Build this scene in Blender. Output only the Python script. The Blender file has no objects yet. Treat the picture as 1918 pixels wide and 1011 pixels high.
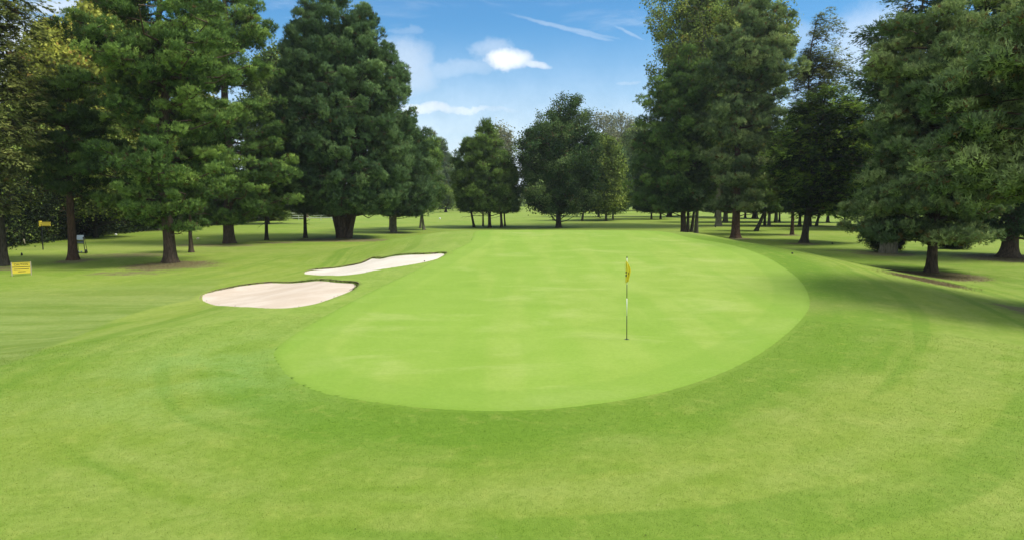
import bpy, math, random
import numpy as np
from mathutils import Vector
PI = math.pi
sc = bpy.context.scene
COL = sc.collection
# ------------------------------------------------------------------ camera
H = 3.68; FPX = 1280.0; CU, CV = 959.0, 505.5; HOR = 370.0
PITCH = math.atan((CV - HOR) / FPX)
cam = bpy.data.cameras.new('camera'); camo = bpy.data.objects.new('camera', cam); COL.objects.link(camo)
camo.location = (0, 0, H); camo.rotation_euler = (PI/2 - PITCH, 0, 0)
cam.sensor_width = 36; cam.lens = 36 * FPX / 1918.0; cam.clip_end = 4000; cam.clip_start = 0.1
sc.camera = camo
cp, sp = math.cos(PITCH), math.sin(PITCH)
def ray(u, v):
    a = (u - CU) / FPX; b = -(v - CV) / FPX
    return np.array([a, cp + b*sp, -sp + b*cp])
def on_depth(u, v, Y):                      # the place point seen at u,v at world depth Y
    d = ray(u, v); t = Y / d[1]
    return np.array([d[0]*t, Y, H + d[2]*t])
def sstep(x):
    x = np.clip(x, 0, 1); return x*x*(3 - 2*x)
# ------------------------------------------------------------------ terrain
PY = np.array([0, 10, 18, 24, 30, 36, 42, 46, 50, 54, 60, 70, 90])
PZ = np.array([-.12, -.04, 0, .12, .34, .64, .96, 1.13, 1.20, 1.12, .80, .3, -.5])
_YY = np.arange(0, 91, .5); _K = np.convolve(np.pad(np.interp(_YY, PY, PZ), 8, mode='edge'), np.ones(17)/17, mode='valid')
def zp(x, y):
    return np.interp(y, _YY, _K)
def march(u, v, zf, t0=3.0):
    d = ray(u, v); o = np.array([0, 0, H]); ts = t0*1.01**np.arange(640)
    for it in range(3):
        P = o + d*ts[:, None]; hit = np.nonzero(P[:, 2] <= zf(P[:, 0], P[:, 1]))[0]
        k = hit[0] if len(hit) else len(ts)-1; lo, hi = ts[max(k-1, 0)], ts[k]; ts = np.linspace(lo, hi, 40)
    return o + d*ts[-1]
def smooth_closed(P, n=6):
    P = np.array(P, float); N = len(P); out = []
    for i in range(N):
        a, b, c, d = P[i-1], P[i], P[(i+1) % N], P[(i+2) % N]
        for k in range(n):
            t = k/n
            out.append(.5*((2*b) + (-a+c)*t + (2*a-5*b+4*c-d)*t*t + (-a+3*b-3*c+d)*t**3))
    return np.array(out)
def sdist(px, py, poly):                    # signed distance, negative inside
    px = np.asarray(px, float).ravel(); py = np.asarray(py, float).ravel()
    if len(px) <= 8000:
        p1 = poly[:, :2]; p2 = np.roll(p1, -1, 0); dx, dy = (p2-p1).T; L = dx*dx+dy*dy+1e-12
        ax = px[:, None]-p1[None, :, 0]; ay = py[:, None]-p1[None, :, 1]
        t = np.clip((ax*dx+ay*dy)/L, 0, 1); b_ = np.sqrt(((ax-t*dx)**2+(ay-t*dy)**2).min(1))
        c = (p1[:, 1] > py[:, None]) != (p2[:, 1] > py[:, None]); xi = dx*ay/np.where(np.abs(dy) < 1e-12, 1e-12, dy)
        return np.where((c & (ax < xi)).sum(1) % 2 == 1, -b_, b_)
    best = np.full(px.shape, 1e18); ins = np.zeros(px.shape, bool)
    n = len(poly)
    for i in range(n):
        x1, y1 = poly[i][:2]; x2, y2 = poly[(i+1) % n][:2]
        dx, dy = x2-x1, y2-y1; L = dx*dx+dy*dy + 1e-12
        t = np.clip(((px-x1)*dx + (py-y1)*dy)/L, 0, 1)
        dd = (px-x1-t*dx)**2 + (py-y1-t*dy)**2
        best = np.minimum(best, dd)
        c = (y1 > py) != (y2 > py)
        if abs(dy) > 1e-12:
            ins ^= c & (px < dx*(py-y1)/dy + x1)
    d = np.sqrt(best); return np.where(ins, -d, d)
green_px = [(512,655),(522,688),(556,718),(610,738),(700,754),(800,765),(900,770),(1000,768),(1110,758),(1230,738),(1330,708),(1410,672),(1470,630),
            (1508,592),(1519,566),(1508,535),(1480,508),(1430,478),(1370,459),(1290,445)]
gp = [march(u, v, zp)[:2] for u, v in green_px]
gp += [np.array(a) for a in [(11.2,50.5),(8.5,54),(4,56),(0,55.5),(-2.6,52)]]
gp += [march(u, v, zp)[:2] for u, v in [(880,452),(850,468),(795,497),(715,535),(630,578),(560,618)]]
GREEN = smooth_closed(gp, 5)
def zlow(x, y):
    r = np.hypot(x, y)
    z = -.18 - .62*sstep((r-7)/25)
    z = z + .10*np.sin(x*.06+1.0)*np.sin(y*.045+.5)*sstep((r-35)/40)
    return z
def zbase(x, y, sd=None):
    if sd is None: sd = sdist(x, y, GREEN)
    front = sstep((24 - y)/14)
    W = 8.5 + 6*front + 2.5*sstep((x-4)/8) + 6.5*sstep((y-43)/8)*sstep((1-x)/4)
    s = sstep((sd - .7)/W)
    return zp(x, y)*(1-s) + zlow(x, y)*s
b1_px = [(376,560),(380,551),(398,545),(430,538),(465,532),(520,528),(580,525),(630,526),(667,529),(665,540),(650,548),(615,561),(580,571),(530,577),(470,576),(415,573),(386,567)]
b2_px = [(567,512),(590,504),(640,499),(676,492),(704,482),(740,478),(790,475),(832,473),(828,481),(800,490),(750,499),(700,507),(670,513),(630,516),(590,515)]
BUNK = []
for q in (b1_px, b2_px):
    w = np.array([march(u, v, zbase)[:2] for u, v in q]); BUNK.append(smooth_closed(w, 6))
def ground_z(x, y):
    return zbase(np.atleast_1d(x), np.atleast_1d(y))
def G(u, v): return march(u, v, zbase, 63.0 if (v < 447 and u < 1340) or v < 441 else 3.0)
# ------------------------------------------------------------------ object helpers
def tag(o, label=None, cat=None, group=None, kind=None):
    if label: o['label'] = label
    if cat: o['category'] = cat
    if group: o['group'] = group
    if kind: o['kind'] = kind
    return o
def empty(name, loc, rz=0):
    o = bpy.data.objects.new(name, None); COL.objects.link(o); o.location = tuple(float(a) for a in loc); o.rotation_euler.z = rz
    o.empty_display_size = .2; return o
def mk(name, V, F, mat, parent=None, attrs=None, smooth=False, midx=None):
    me = bpy.data.meshes.new(name); V = np.asarray(V, np.float32)
    if not isinstance(F, list) or (len(F) and not isinstance(F[0], np.ndarray)): F = [np.array([f]) for f in F] if len(F) else []
    sizes = np.concatenate([np.full(len(f), f.shape[1], np.int32) for f in F])
    loops = np.concatenate([f.astype(np.int32).ravel() for f in F])
    me.vertices.add(len(V)); me.vertices.foreach_set('co', V.ravel())
    me.loops.add(len(loops)); me.loops.foreach_set('vertex_index', loops)
    me.polygons.add(len(sizes)); st = np.concatenate([[0], np.cumsum(sizes)[:-1]]).astype(np.int32)
    me.polygons.foreach_set('loop_start', st); me.polygons.foreach_set('loop_total', sizes)
    if smooth: me.polygons.foreach_set('use_smooth', np.ones(len(sizes), bool))
    if midx is not None: me.polygons.foreach_set('material_index', np.asarray(midx, np.int32))
    for k, a in (attrs or {}).items():
        a = np.asarray(a, np.float32)
        if a.ndim == 2: at = me.attributes.new(k, 'FLOAT_VECTOR', 'POINT'); at.data.foreach_set('vector', a.ravel())
        else: at = me.attributes.new(k, 'FLOAT', 'POINT'); at.data.foreach_set('value', a)
    for m in (mat if isinstance(mat, (list, tuple)) else [mat]): me.materials.append(m)
    me.update(calc_edges=True)
    o = bpy.data.objects.new(name, me); COL.objects.link(o)
    if parent: o.parent = parent
    return o
class MB:
    def __init__(s): s.V = []; s.F = []; s.M = []
    def add(s, vs, fs, m=0):
        b = len(s.V); s.V += [tuple(map(float, v)) for v in vs]
        for f in fs: s.F.append([b+i for i in f]); s.M.append(m)
    def box(s, c, d, m=0, rx=0, bev=.0):
        x, y, z = d[0]/2, d[1]/2, d[2]/2; cr, sr = math.cos(rx), math.sin(rx)
        vs = []
        for k in (-1, 1):
            for j, i in ((-1,-1),(-1,1),(1,1),(1,-1)):
                px, py, pz = i*x, j*y, k*z
                vs.append((c[0]+px, c[1]+py*cr-pz*sr, c[2]+py*sr+pz*cr))
        s.add(vs, [(3,2,1,0),(4,5,6,7),(0,1,5,4),(1,2,6,5),(2,3,7,6),(3,0,4,7)], m)
    def tube(s, pts, rad, n=8, m=0, cap=True):
        pts = [Vector(p) for p in pts]; rings = []
        for i, p in enumerate(pts):
            d = (pts[min(i+1, len(pts)-1)] - pts[max(i-1, 0)]).normalized()
            a = d.cross(Vector((1, 0, 0)) if abs(d.x) < .8 else Vector((0, 1, 0))).normalized(); b = d.cross(a)
            rings.append([p + (a*math.cos(2*PI*k/n) + b*math.sin(2*PI*k/n))*rad[i] for k in range(n)])
        vs = [v for r in rings for v in r]
        fs = [(i*n+k, i*n+(k+1) % n, (i+1)*n+(k+1) % n, (i+1)*n+k) for i in range(len(pts)-1) for k in range(n)]
        if cap: fs += [tuple(range(n))[::-1], tuple((len(pts)-1)*n+k for k in range(n))]
        s.add(vs, fs, m)
    def build(s, name, mat, parent=None, smooth=False):
        me = bpy.data.meshes.new(name); me.from_pydata(s.V, [], s.F)
        for m in (mat if isinstance(mat, (list, tuple)) else [mat]): me.materials.append(m)
        me.polygons.foreach_set('material_index', s.M)
        if smooth: me.polygons.foreach_set('use_smooth', [True]*len(s.F))
        me.update(); o = bpy.data.objects.new(name, me); COL.objects.link(o)
        if parent: o.parent = parent
        return o
# ------------------------------------------------------------------ materials
class N:
    def __init__(s, tree): s.t = tree
    def n(s, typ, **kw):
        x = s.t.nodes.new(typ)
        for k, v in kw.items():
            if k.startswith('i_'):
                key = k[2:]; key = int(key) if key.isdigit() else key
                s.put(x.inputs[key], v)
            else: setattr(x, k, v)
        return x
    def put(s, sock, v):
        if hasattr(v, 'is_output') or isinstance(v, bpy.types.NodeSocket): s.t.links.new(v, sock)
        else: sock.default_value = v
    def math(s, op, a, b=0.0, c=0.0, clamp=False):
        x = s.t.nodes.new('ShaderNodeMath'); x.operation = op; x.use_clamp = clamp
        s.put(x.inputs[0], a); s.put(x.inputs[1], b); s.put(x.inputs[2], c); return x.outputs[0]
    def mix(s, f, a, b, blend='MIX'):
        x = s.t.nodes.new('ShaderNodeMix'); x.data_type = 'RGBA'; x.blend_type = blend
        s.put(x.inputs[0], f); s.put(x.inputs[6], a); s.put(x.inputs[7], b); return x.outputs[2]
    def noise(s, vec, scale, detail=3, rough=.5, dist=0):
        x = s.t.nodes.new('ShaderNodeTexNoise'); s.put(x.inputs['Vector'], vec)
        x.inputs['Scale'].default_value = scale; x.inputs['Detail'].default_value = detail
        x.inputs['Roughness'].default_value = rough; x.inputs['Distortion'].default_value = dist
        return x.outputs['Fac']
    def mr(s, v, a, b, c=0.0, d=1.0, smooth=True):
        x = s.t.nodes.new('ShaderNodeMapRange'); x.interpolation_type = 'SMOOTHSTEP' if smooth else 'LINEAR'
        s.put(x.inputs[0], v); s.put(x.inputs[1], a); s.put(x.inputs[2], b); s.put(x.inputs[3], c); s.put(x.inputs[4], d)
        return x.outputs[0]
    def attr(s, name):
        x = s.t.nodes.new('ShaderNodeAttribute'); x.attribute_name = name; return x.outputs['Fac']
def newmat(name):
    m = bpy.data.materials.new(name); m.use_nodes = True; t = m.node_tree; t.nodes.clear()
    return m, N(t)
def finish(nn, col, rough=.8, bump=None, bs=.3, bd=.02, spec=.3):
    b = nn.n('ShaderNodeBsdfPrincipled'); nn.put(b.inputs['Base Color'], col); nn.put(b.inputs['Roughness'], rough)
    b.inputs['Specular IOR Level'].default_value = spec
    if bump is not None:
        k = nn.n('ShaderNodeBump'); k.inputs['Strength'].default_value = bs; k.inputs['Distance'].default_value = bd
        nn.put(k.inputs['Height'], bump); nn.put(b.inputs['Normal'], k.outputs[0])
    o = nn.n('ShaderNodeOutputMaterial'); nn.put(o.inputs['Surface'], b.outputs[0]); return b
def C4(r, g, b): return (r, g, b, 1)
def simple(name, col, rough=.6, var=.15, scale=6, spec=.3):
    m, n = newmat(name); tc = n.n('ShaderNodeTexCoord').outputs['Object']
    f = n.noise(tc, scale, 4, .6)
    c = n.mix(f, C4(*[x*(1-var) for x in col]), C4(*[min(1, x*(1+var)) for x in col]))
    finish(n, c, rough, f, .2, .01, spec); return m
def foliage(name, dark, mid, light, dead=(.12,.075,.03), deadamt=.04, transl=.22, nscale=.35):
    m, n = newmat(name); tc = n.n('ShaderNodeTexCoord').outputs['Object']
    t = n.attr('tint'); nz = n.noise(tc, nscale, 2)
    f = n.math('ADD', n.math('MULTIPLY', t, .75), n.math('MULTIPLY', nz, .5)); f = n.math('SUBTRACT', f, .12)
    r = n.n('ShaderNodeValToRGB'); n.put(r.inputs[0], f)
    e = r.color_ramp.elements; e[0].position = .1; e[0].color = C4(*dark); e[1].position = .95; e[1].color = C4(*light)
    k = e.new(.5); k.color = C4(*mid)
    c = n.mix(n.mr(n.attr('dead'), 1-deadamt, 1-deadamt*.5), r.outputs[0], C4(*dead))
    av = n.n('ShaderNodeAttribute'); av.attribute_name = 'nrm'; gn = n.n('ShaderNodeNewGeometry').outputs['Normal']
    vt = n.n('ShaderNodeVectorTransform'); vt.vector_type = 'NORMAL'; vt.convert_from = 'OBJECT'; vt.convert_to = 'WORLD'; n.put(vt.inputs[0], av.outputs['Vector'])
    vm = n.n('ShaderNodeVectorMath', operation='MULTIPLY_ADD'); n.put(vm.inputs[0], gn); vm.inputs[1].default_value = (.45, .45, .45); n.put(vm.inputs[2], vt.outputs[0])
    vn = n.n('ShaderNodeVectorMath', operation='NORMALIZE'); n.put(vn.inputs[0], vm.outputs[0])
    d = n.n('ShaderNodeBsdfDiffuse'); n.put(d.inputs[0], c); n.put(d.inputs['Normal'], vn.outputs[0])
    g = n.n('ShaderNodeBsdfGlossy'); g.inputs['Roughness'].default_value = .6; g.inputs[0].default_value = C4(.5, .55, .5)
    tr = n.n('ShaderNodeBsdfTranslucent'); n.put(tr.inputs[0], n.mix(.5, c, C4(.16, .24, .03), 'MIX'))
    m1 = n.n('ShaderNodeMixShader'); m1.inputs[0].default_value = transl; n.put(m1.inputs[1], d.outputs[0]); n.put(m1.inputs[2], tr.outputs[0])
    m2 = n.n('ShaderNodeMixShader'); m2.inputs[0].default_value = .015; n.put(m2.inputs[1], m1.outputs[0]); n.put(m2.inputs[2], g.outputs[0])
    o = n.n('ShaderNodeOutputMaterial'); n.put(o.inputs['Surface'], m2.outputs[0]); return m
def bark(name, a, b, vs=1.0):
    m, n = newmat(name); tc = n.n('ShaderNodeTexCoord').outputs['Object']
    mp = n.n('ShaderNodeMapping'); n.put(mp.inputs[0], tc); mp.inputs['Scale'].default_value = (6*vs, 6*vs, 1.2*vs)
    f = n.noise(mp.outputs[0], 2.2, 6, .65, .4); g = n.noise(tc, .8, 2)
    ff = n.mr(f, .35, .65)
    c = n.mix(ff, C4(*a), C4(*b)); c = n.mix(n.math('MULTIPLY', g, .5), c, C4(b[0]*.9, b[1]*1.1, b[2]*.8))
    finish(n, c, .9, f, .9, .06, .1); return m
BARK_PINE = bark('bark_pine', (.030,.022,.018), (.125,.085,.062))
BARK_RED = bark('bark_red', (.035,.02,.015), (.12,.068,.045))
BARK_DARK = bark('bark_dark', (.018,.015,.012), (.07,.058,.045))
BARK_GREY = bark('bark_grey', (.07,.06,.045), (.22,.19,.14))
FP = foliage('needles_pine', (0.035,0.072,0.018), (0.109,0.206,0.045), (0.331,0.482,0.093))
FPB = foliage('needles_bluegreen', (0.054,0.098,0.041), (0.173,0.257,0.094), (0.465,0.562,0.186), dead=(.20,.12,.04), deadamt=.06)
FPD = foliage('needles_dark', (0.039,0.078,0.033), (0.105,0.190,0.069), (0.255,0.380,0.127), deadamt=.015)
FPO = foliage('needles_olive', (0.037,0.072,0.018), (0.112,0.192,0.041), (0.312,0.456,0.092), deadamt=.04)
FLA = foliage('larch_needles', (0.098,0.117,0.036), (0.227,0.260,0.072), (0.429,0.468,0.130), deadamt=.08, transl=.3)
FOAK = foliage('leaves_dark', (0.019,0.048,0.017), (0.057,0.121,0.033), (0.193,0.277,0.089), dead=(.13,.09,.04), deadamt=.04, transl=.15)
FCY = foliage('sprays_cypress', (.008,.022,.009), (.045,.110,.020), (.38,.56,.075), dead=(.16,.10,.03), deadamt=.02, transl=.25, nscale=.22)
FPOP = foliage('leaves_poplar', (.12,.19,.035), (.30,.40,.085), (.52,.58,.13), dead=(.40,.33,.05), deadamt=.10, transl=.3)
FYEL = foliage('leaves_yellowing', (0.228,0.271,0.041), (0.483,0.496,0.074), (0.650,0.650,0.121), dead=(.45,.28,.06), deadamt=.1, transl=.35)
FGRN = foliage('leaves_green', (0.070,0.122,0.024), (0.189,0.274,0.054), (0.458,0.542,0.097), deadamt=.03)
FPALE = foliage('leaves_pale', (.12,.13,.07), (.24,.25,.14), (.36,.36,.22), deadamt=.1)
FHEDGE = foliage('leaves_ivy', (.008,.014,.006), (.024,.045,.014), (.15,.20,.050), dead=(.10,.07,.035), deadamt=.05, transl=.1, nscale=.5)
FSHRUB = foliage('leaves_bright_shrub', (.10,.16,.025), (.22,.32,.05), (.40,.48,.10), transl=.3)
# ------------------------------------------------------------------ foliage geometry
def unit(v): return v / np.maximum(np.linalg.norm(v, axis=-1, keepdims=True), 1e-9)
def foliage_mesh(rng, P, A, size, nb, style, tint, NR=None):
    """P tuft centres, A tuft axes; returns verts, faces(list), attrs"""
    n = len(P); Pn = np.repeat(P, nb, 0); An = np.repeat(A, nb, 0); tn = np.repeat(tint, nb); m = n*nb
    dead = np.repeat(rng.random(n), nb)
    if style == 'needle':
        d = unit(An*.75 + rng.normal(0, .55, (m, 3))); s = unit(np.cross(d, rng.normal(0, 1, (m, 3))))
        L = size*rng.uniform(.65, 1.25, (m, 1)); w = size*.13*rng.uniform(.7, 1.3, (m, 1))
        c = Pn + rng.normal(0, size*.28, (m, 3))
        V = np.stack([c - s*w, c + s*w, c + d*L], 1).reshape(-1, 3); F = np.arange(m*3).reshape(-1, 3); k = 3
    elif style == 'leaf':
        c = Pn + rng.normal(0, size*1.0, (m, 3)); d = unit(rng.normal(0, 1, (m, 3)) + np.array([0, 0, -.25]))
        s = unit(np.cross(d, rng.normal(0, 1, (m, 3)) + np.array([0, 0, .8])))
        L = size*rng.uniform(.5, 1.0, (m, 1)); w = L*.36
        V = np.stack([c - d*L*.5, c + s*w, c + d*L*.5, c - s*w], 1).reshape(-1, 3); F = np.arange(m*4).reshape(-1, 4); k = 4
    else:                                     # spray: flat fan along the axis
        t = rng.random((m, 1)); side = unit(np.cross(An, np.array([0, 0, 1.0])+rng.normal(0, .25, (m, 3))))
        sg = np.sign(rng.random((m, 1)) - .5)
        d = unit(An*.9 + side*sg*.65 + np.array([0, 0, -.12]) + rng.normal(0, .16, (m, 3)))
        c = Pn + An*size*2.2*t + rng.normal(0, size*.12, (m, 3))
        L = size*(1.25 - .7*t)*rng.uniform(.7, 1.2, (m, 1)); up = unit(np.cross(side, An)); s = unit(np.cross(d, up + rng.normal(0, .35, (m, 3))))
        w = L*.16
        V = np.stack([c - s*w*.5, c + d*L*.5 + s*w, c + d*L, c + d*L*.5 - s*w], 1).reshape(-1, 3); F = np.arange(m*4).reshape(-1, 4); k = 4
    ti = np.clip(np.repeat(tn + rng.normal(0, .10, m), k), 0, 1)
    if NR is None: NR = A
    return V, [F], {'tint': ti, 'dead': np.repeat(dead, k), 'nrm': np.repeat(unit(NR), nb*k, 0)}
def tube_np(pts, rads, n):
    pts = np.asarray(pts, float); k = len(pts)
    d = np.gradient(pts, axis=0); d = unit(d)
    ref = np.array([1.0, 0, 0]) if abs(d[0][0]) < .7 else np.array([0, 1.0, 0])
    a = unit(np.cross(d, ref)); b = np.cross(d, a)
    th = np.arange(n)*2*PI/n
    V = pts[:, None, :] + (a[:, None, :]*np.cos(th)[None, :, None] + b[:, None, :]*np.sin(th)[None, :, None])*np.asarray(rads)[:, None, None]
    V = V.reshape(-1, 3); i = np.arange(k-1)[:, None]*n; j = np.arange(n)[None, :]
    F = np.stack([i+j, i+(j+1) % n, i+n+(j+1) % n, i+n+j], -1).reshape(-1, 4)
    return V, F
def tree(name, label, cat, base, prof, tw, fm, bm, seed, style='needle', size=.22, nb=8, limbs=70, puffs=7, pr=.8, tpp=20,
         rise=.25, droop=0., flat=.55, inner=.3, lean=0., group=None, stems=None, upt=.6, top=None, dscale=1.0, trunk_top=None, tintb=(.5, .2),
         limbvis=1.0, flare=1.5, rootw=0, shell=.35, edge=.12, bare=0, ivy=False, off=(0, 0)):
    rng = np.random.default_rng(seed)
    B = G(*base) if len(base) == 2 else np.array(base, float); Y = B[1]
    zs, rl, rr = [], [], []
    for v, ul, ur in prof:
        pl = on_depth(ul, v, Y); pq = on_depth(ur, v, Y)
        zs.append(pl[2]-B[2]); rl.append(pl[0]-B[0]); rr.append(pq[0]-B[0])
    o = np.argsort(zs); zs = np.array(zs)[o]; rl = np.array(rl)[o]; rr = np.array(rr)[o]
    zmin, zmax = zs[0], zs[-1]
    def ext(z):
        l = np.interp(z, zs, rl); r = np.interp(z, zs, rr); return (l+r)/2, np.maximum((r-l)/2, .05)
    root = empty(name, B); tag(root, label, cat, group)
    r0 = tw/2*Y/FPX*.74
    TV, TF = [], []; nv = 0
    def addt(pts, rads, n):
        nonlocal nv
        v, f = tube_np(pts, rads, n); TV.append(v); TF.append(f+nv); nv += len(v)
    ht = (zmax*.97 if trunk_top is None else trunk_top)
    def axis(z):                             # trunk centreline
        c0 = ext(min(max(z, zmin), zmax))[0]*min(1, max(0, z/zmax))*.6 if z > 0 else 0
        return np.array([c0 + lean*math.sin(min(z, 6)/6*PI/2) + .012*z*math.sin(z*.45+seed), .012*z*math.cos(z*.4+seed*2), z])
    if stems is None:
        zz = np.concatenate([[-.3, 0, .15, .4, .8, 1.5], np.linspace(2.5, ht, 14)]) if ht > 5 else np.linspace(-.2, ht, 9)
        rad = np.array([r0*(flare if z <= 0 else 1 + (flare-1)*math.exp(-z/.35)) * (1 - .85*max(z, 0)/ht)**.75 if z < ht else .02 for z in zz])
        TVv, TFf = tube_np([axis(z) for z in zz], np.maximum(rad, .02), 20)
        th = np.arange(20)*2*PI/20
        lob = 1 + .16*np.sin(th*3+seed) + .10*np.sin(th*5+seed*2) + .05*np.sin(th*9)
        for i, z in enumerate(zz):
            a = axis(z); k = np.clip(math.exp(-max(z, 0)/2.0), .25, 1)
            TVv[i*20:(i+1)*20, :2] = a[:2] + (TVv[i*20:(i+1)*20, :2]-a[:2])*(1+(lob-1)*k)[:, None]
        TV.append(TVv); TF.append(TFf+nv); nv += len(TVv)
    else:
        for j, (du, hs, sx) in enumerate(stems):
            x0 = du*Y/FPX; zz = np.linspace(-.3, hs, 12)
            pts = [np.array([x0 + sx*z*(1 if z < 4 else 4/z*1.0 + .0), rng.normal(0, .04) + (j % 3-1)*r0*.5, z]) for z in np.maximum(zz, -.3)]
            pts = [np.array([x0 + sx*max(z, 0)*(.6+.4*math.exp(-max(z, 0)/5)), (j % 3-1)*r0*.4*(1+z*.12), z]) for z in zz]
            addt(pts, [r0*(1.0+.5*math.exp(-max(z, 0)/.4))*(1-.75*max(z, 0)/hs) for z in zz], 14)
    # limbs and puffs
    zc = np.linspace(zmin, zmax, 200); wgt = ext(zc)[1]**1.15 + .25; wgt /= wgt.sum()
    zt = np.sort(rng.choice(zc, limbs, p=wgt) + rng.uniform(-.2, .2, limbs)); azs = (np.arange(limbs)*2.39996 + rng.uniform(-.5, .5, limbs))
    PC, PRs, PT, PO = [], [], [], []
    for z, az in zip(zt, azs):
        c, R = ext(z); R = R*rng.uniform(1-edge*1.8, 1+edge*.4)*(1 - edge*.8*(.5+.5*math.sin(az*3+z*.9+seed)*math.sin(z*1.7+seed*3)))
        ca, sa = math.cos(az), math.sin(az)
        Ld = R
        tip = np.array([c + ca*R, sa*R*dscale, z])
        sz = max(.35 if ht < 5 else (2.6 if stems else .8), z - rise*Ld); sz = min(sz, ht-.05)
        st = axis(sz)
        dr = droop*Ld
        pts = []
        nseg = 5
        for k in range(nseg+1):
            f = k/nseg; p = st + (tip-st)*f; p = p + np.array([0, 0, math.sin(f*PI)*.10*Ld*(-1 if rise > .15 else 1)]) + np.array([0, 0, -dr*f*f + dr*.5*f])
            if 0 < k < nseg: p = p + rng.normal(0, .03*Ld, 3)
            pts.append(p)
        pts = np.array(pts); lr = min(r0*.32, .018*Ld + .02)*limbvis
        addt(pts, lr*(1-.8*np.linspace(0, 1, nseg+1)), 5)
        npf = max(1, int(round(puffs*(.35 + .65*min(1, Ld/ max(R, 1e-3)))*rng.uniform(.7, 1.3)*min(1, .3+Ld/4))))
        lt = rng.normal(tintb[0], tintb[1]*.8)
        perp = np.array([-sa, ca, 0])
        for q in range(npf):
            f = 1.0 if q == 0 else (rng.uniform(shell, 1) if rng.random() > inner else rng.uniform(.15, .8))
            i = min(int(f*nseg), nseg-1); g = f*nseg-i; p = pts[i]*(1-g)+pts[i+1]*g
            p0 = p.copy()
            p = p + perp*rng.uniform(-1, 1)*Ld*.30*(.5+f*.5) + np.array([0, 0, rng.uniform(-.12, .22)*pr*2])
            PC.append(p); PRs.append(pr*rng.uniform(.5, 1.25)*(.7 if f == 1 else 1)); PT.append(lt + rng.normal(0, tintb[1]*.75)); PO.append(unit(np.array([ca, sa, .0])))
            if q < 4 and limbvis > 0: addt(np.array([p0, (p0+p)/2+rng.normal(0, .05, 3), p]), [lr*.35+.006, lr*.28+.004, .005], 3)
    if style == 'needle' and ht > 6:           # dead snags and bare twigs, as on the old pines
        for k in range(26):
            z = rng.uniform(max(1.6, zmin*.6), ht*.75); a0 = rng.uniform(0, 2*PI); c, R = ext(max(z, zmin)); Lq = min(R*.9, rng.uniform(1.0, 3.2))
            dq = np.array([math.cos(a0), math.sin(a0), rng.uniform(-.35, .35)]); p0 = axis(z); pts = np.array([p0, p0+dq*Lq*.5+rng.normal(0, .06, 3), p0+dq*Lq+np.array([0, 0, rng.uniform(-.1, .4)])])
            addt(pts, [.035, .022, .006], 4)
            for q in range(3):
                b0 = pts[1]*(1-q/3)+pts[2]*(q/3); addt(np.array([b0, b0+unit(dq+rng.normal(0, .6, 3))*Lq*.35]), [.012, .004], 3)
    if top: 
        for (tu, tv) in top:
            q = on_depth(tu, tv, Y) - B
            for k in range(4):
                PC.append(q - np.array([0, 0, k*pr*.7]) + rng.normal(0, pr*.15, 3)); PRs.append(pr*.5*(1+k*.25)); PT.append(rng.normal(*tintb)); PO.append(np.array([0, 0, 1.0]))
            addt(np.array([axis(min(ht-.1, q[2]-2)), q]), [.05, .015], 4)
    PC = np.array(PC); PRs = np.array(PRs); PT = np.array(PT); PO = np.array(PO)
    m = len(PC); cnt = tpp
    u = unit(rng.normal(0, 1, (m*cnt, 3)) + np.array([0, 0, .35 if style != 'leaf' else .15])); rr_ = rng.random((m*cnt, 1))**.33
    sc3 = np.array([1, 1, flat]); C = np.repeat(PC, cnt, 0); R3 = np.repeat(PRs, cnt)[:, None]
    P = C + u*R3*rr_*sc3
    if style == 'spray':
        A = unit(np.repeat(PO, cnt, 0)*.9 + u*.5 + np.array([0, 0, -droop*1.2 + .05]))
    else: A = unit(u*.7 + np.array([0, 0, upt]) + np.repeat(PO, cnt, 0)*.25)
    tint = np.repeat(PT, cnt) + rng.normal(0, .10, m*cnt)
    keep = P[:, 2] > max(.25, zmin - pr*.25*rng.random())
    NR = unit(u*1.0 + np.repeat(PO, cnt, 0)*.45 + np.array([0, 0, .15]))
    V, F, at = foliage_mesh(rng, P[keep], A[keep], size, nb, style, tint[keep], NR[keep])
    if bare: pass
    mk('trunk', np.concatenate(TV), [np.concatenate(TF)], bm, root, smooth=True)
    mk('crown', V, F, fm, root, attrs=at)
    return root
def copy_tree(o, loc, scale, rz, label):
    c = o.copy(); COL.objects.link(c); c.location = loc; c.scale = scale; c.rotation_euler.z = rz; c['label'] = label
    for ch in [x for x in bpy.data.objects if x.parent == o]:
        d = ch.copy(); COL.objects.link(d); d.parent = c
    return c
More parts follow.
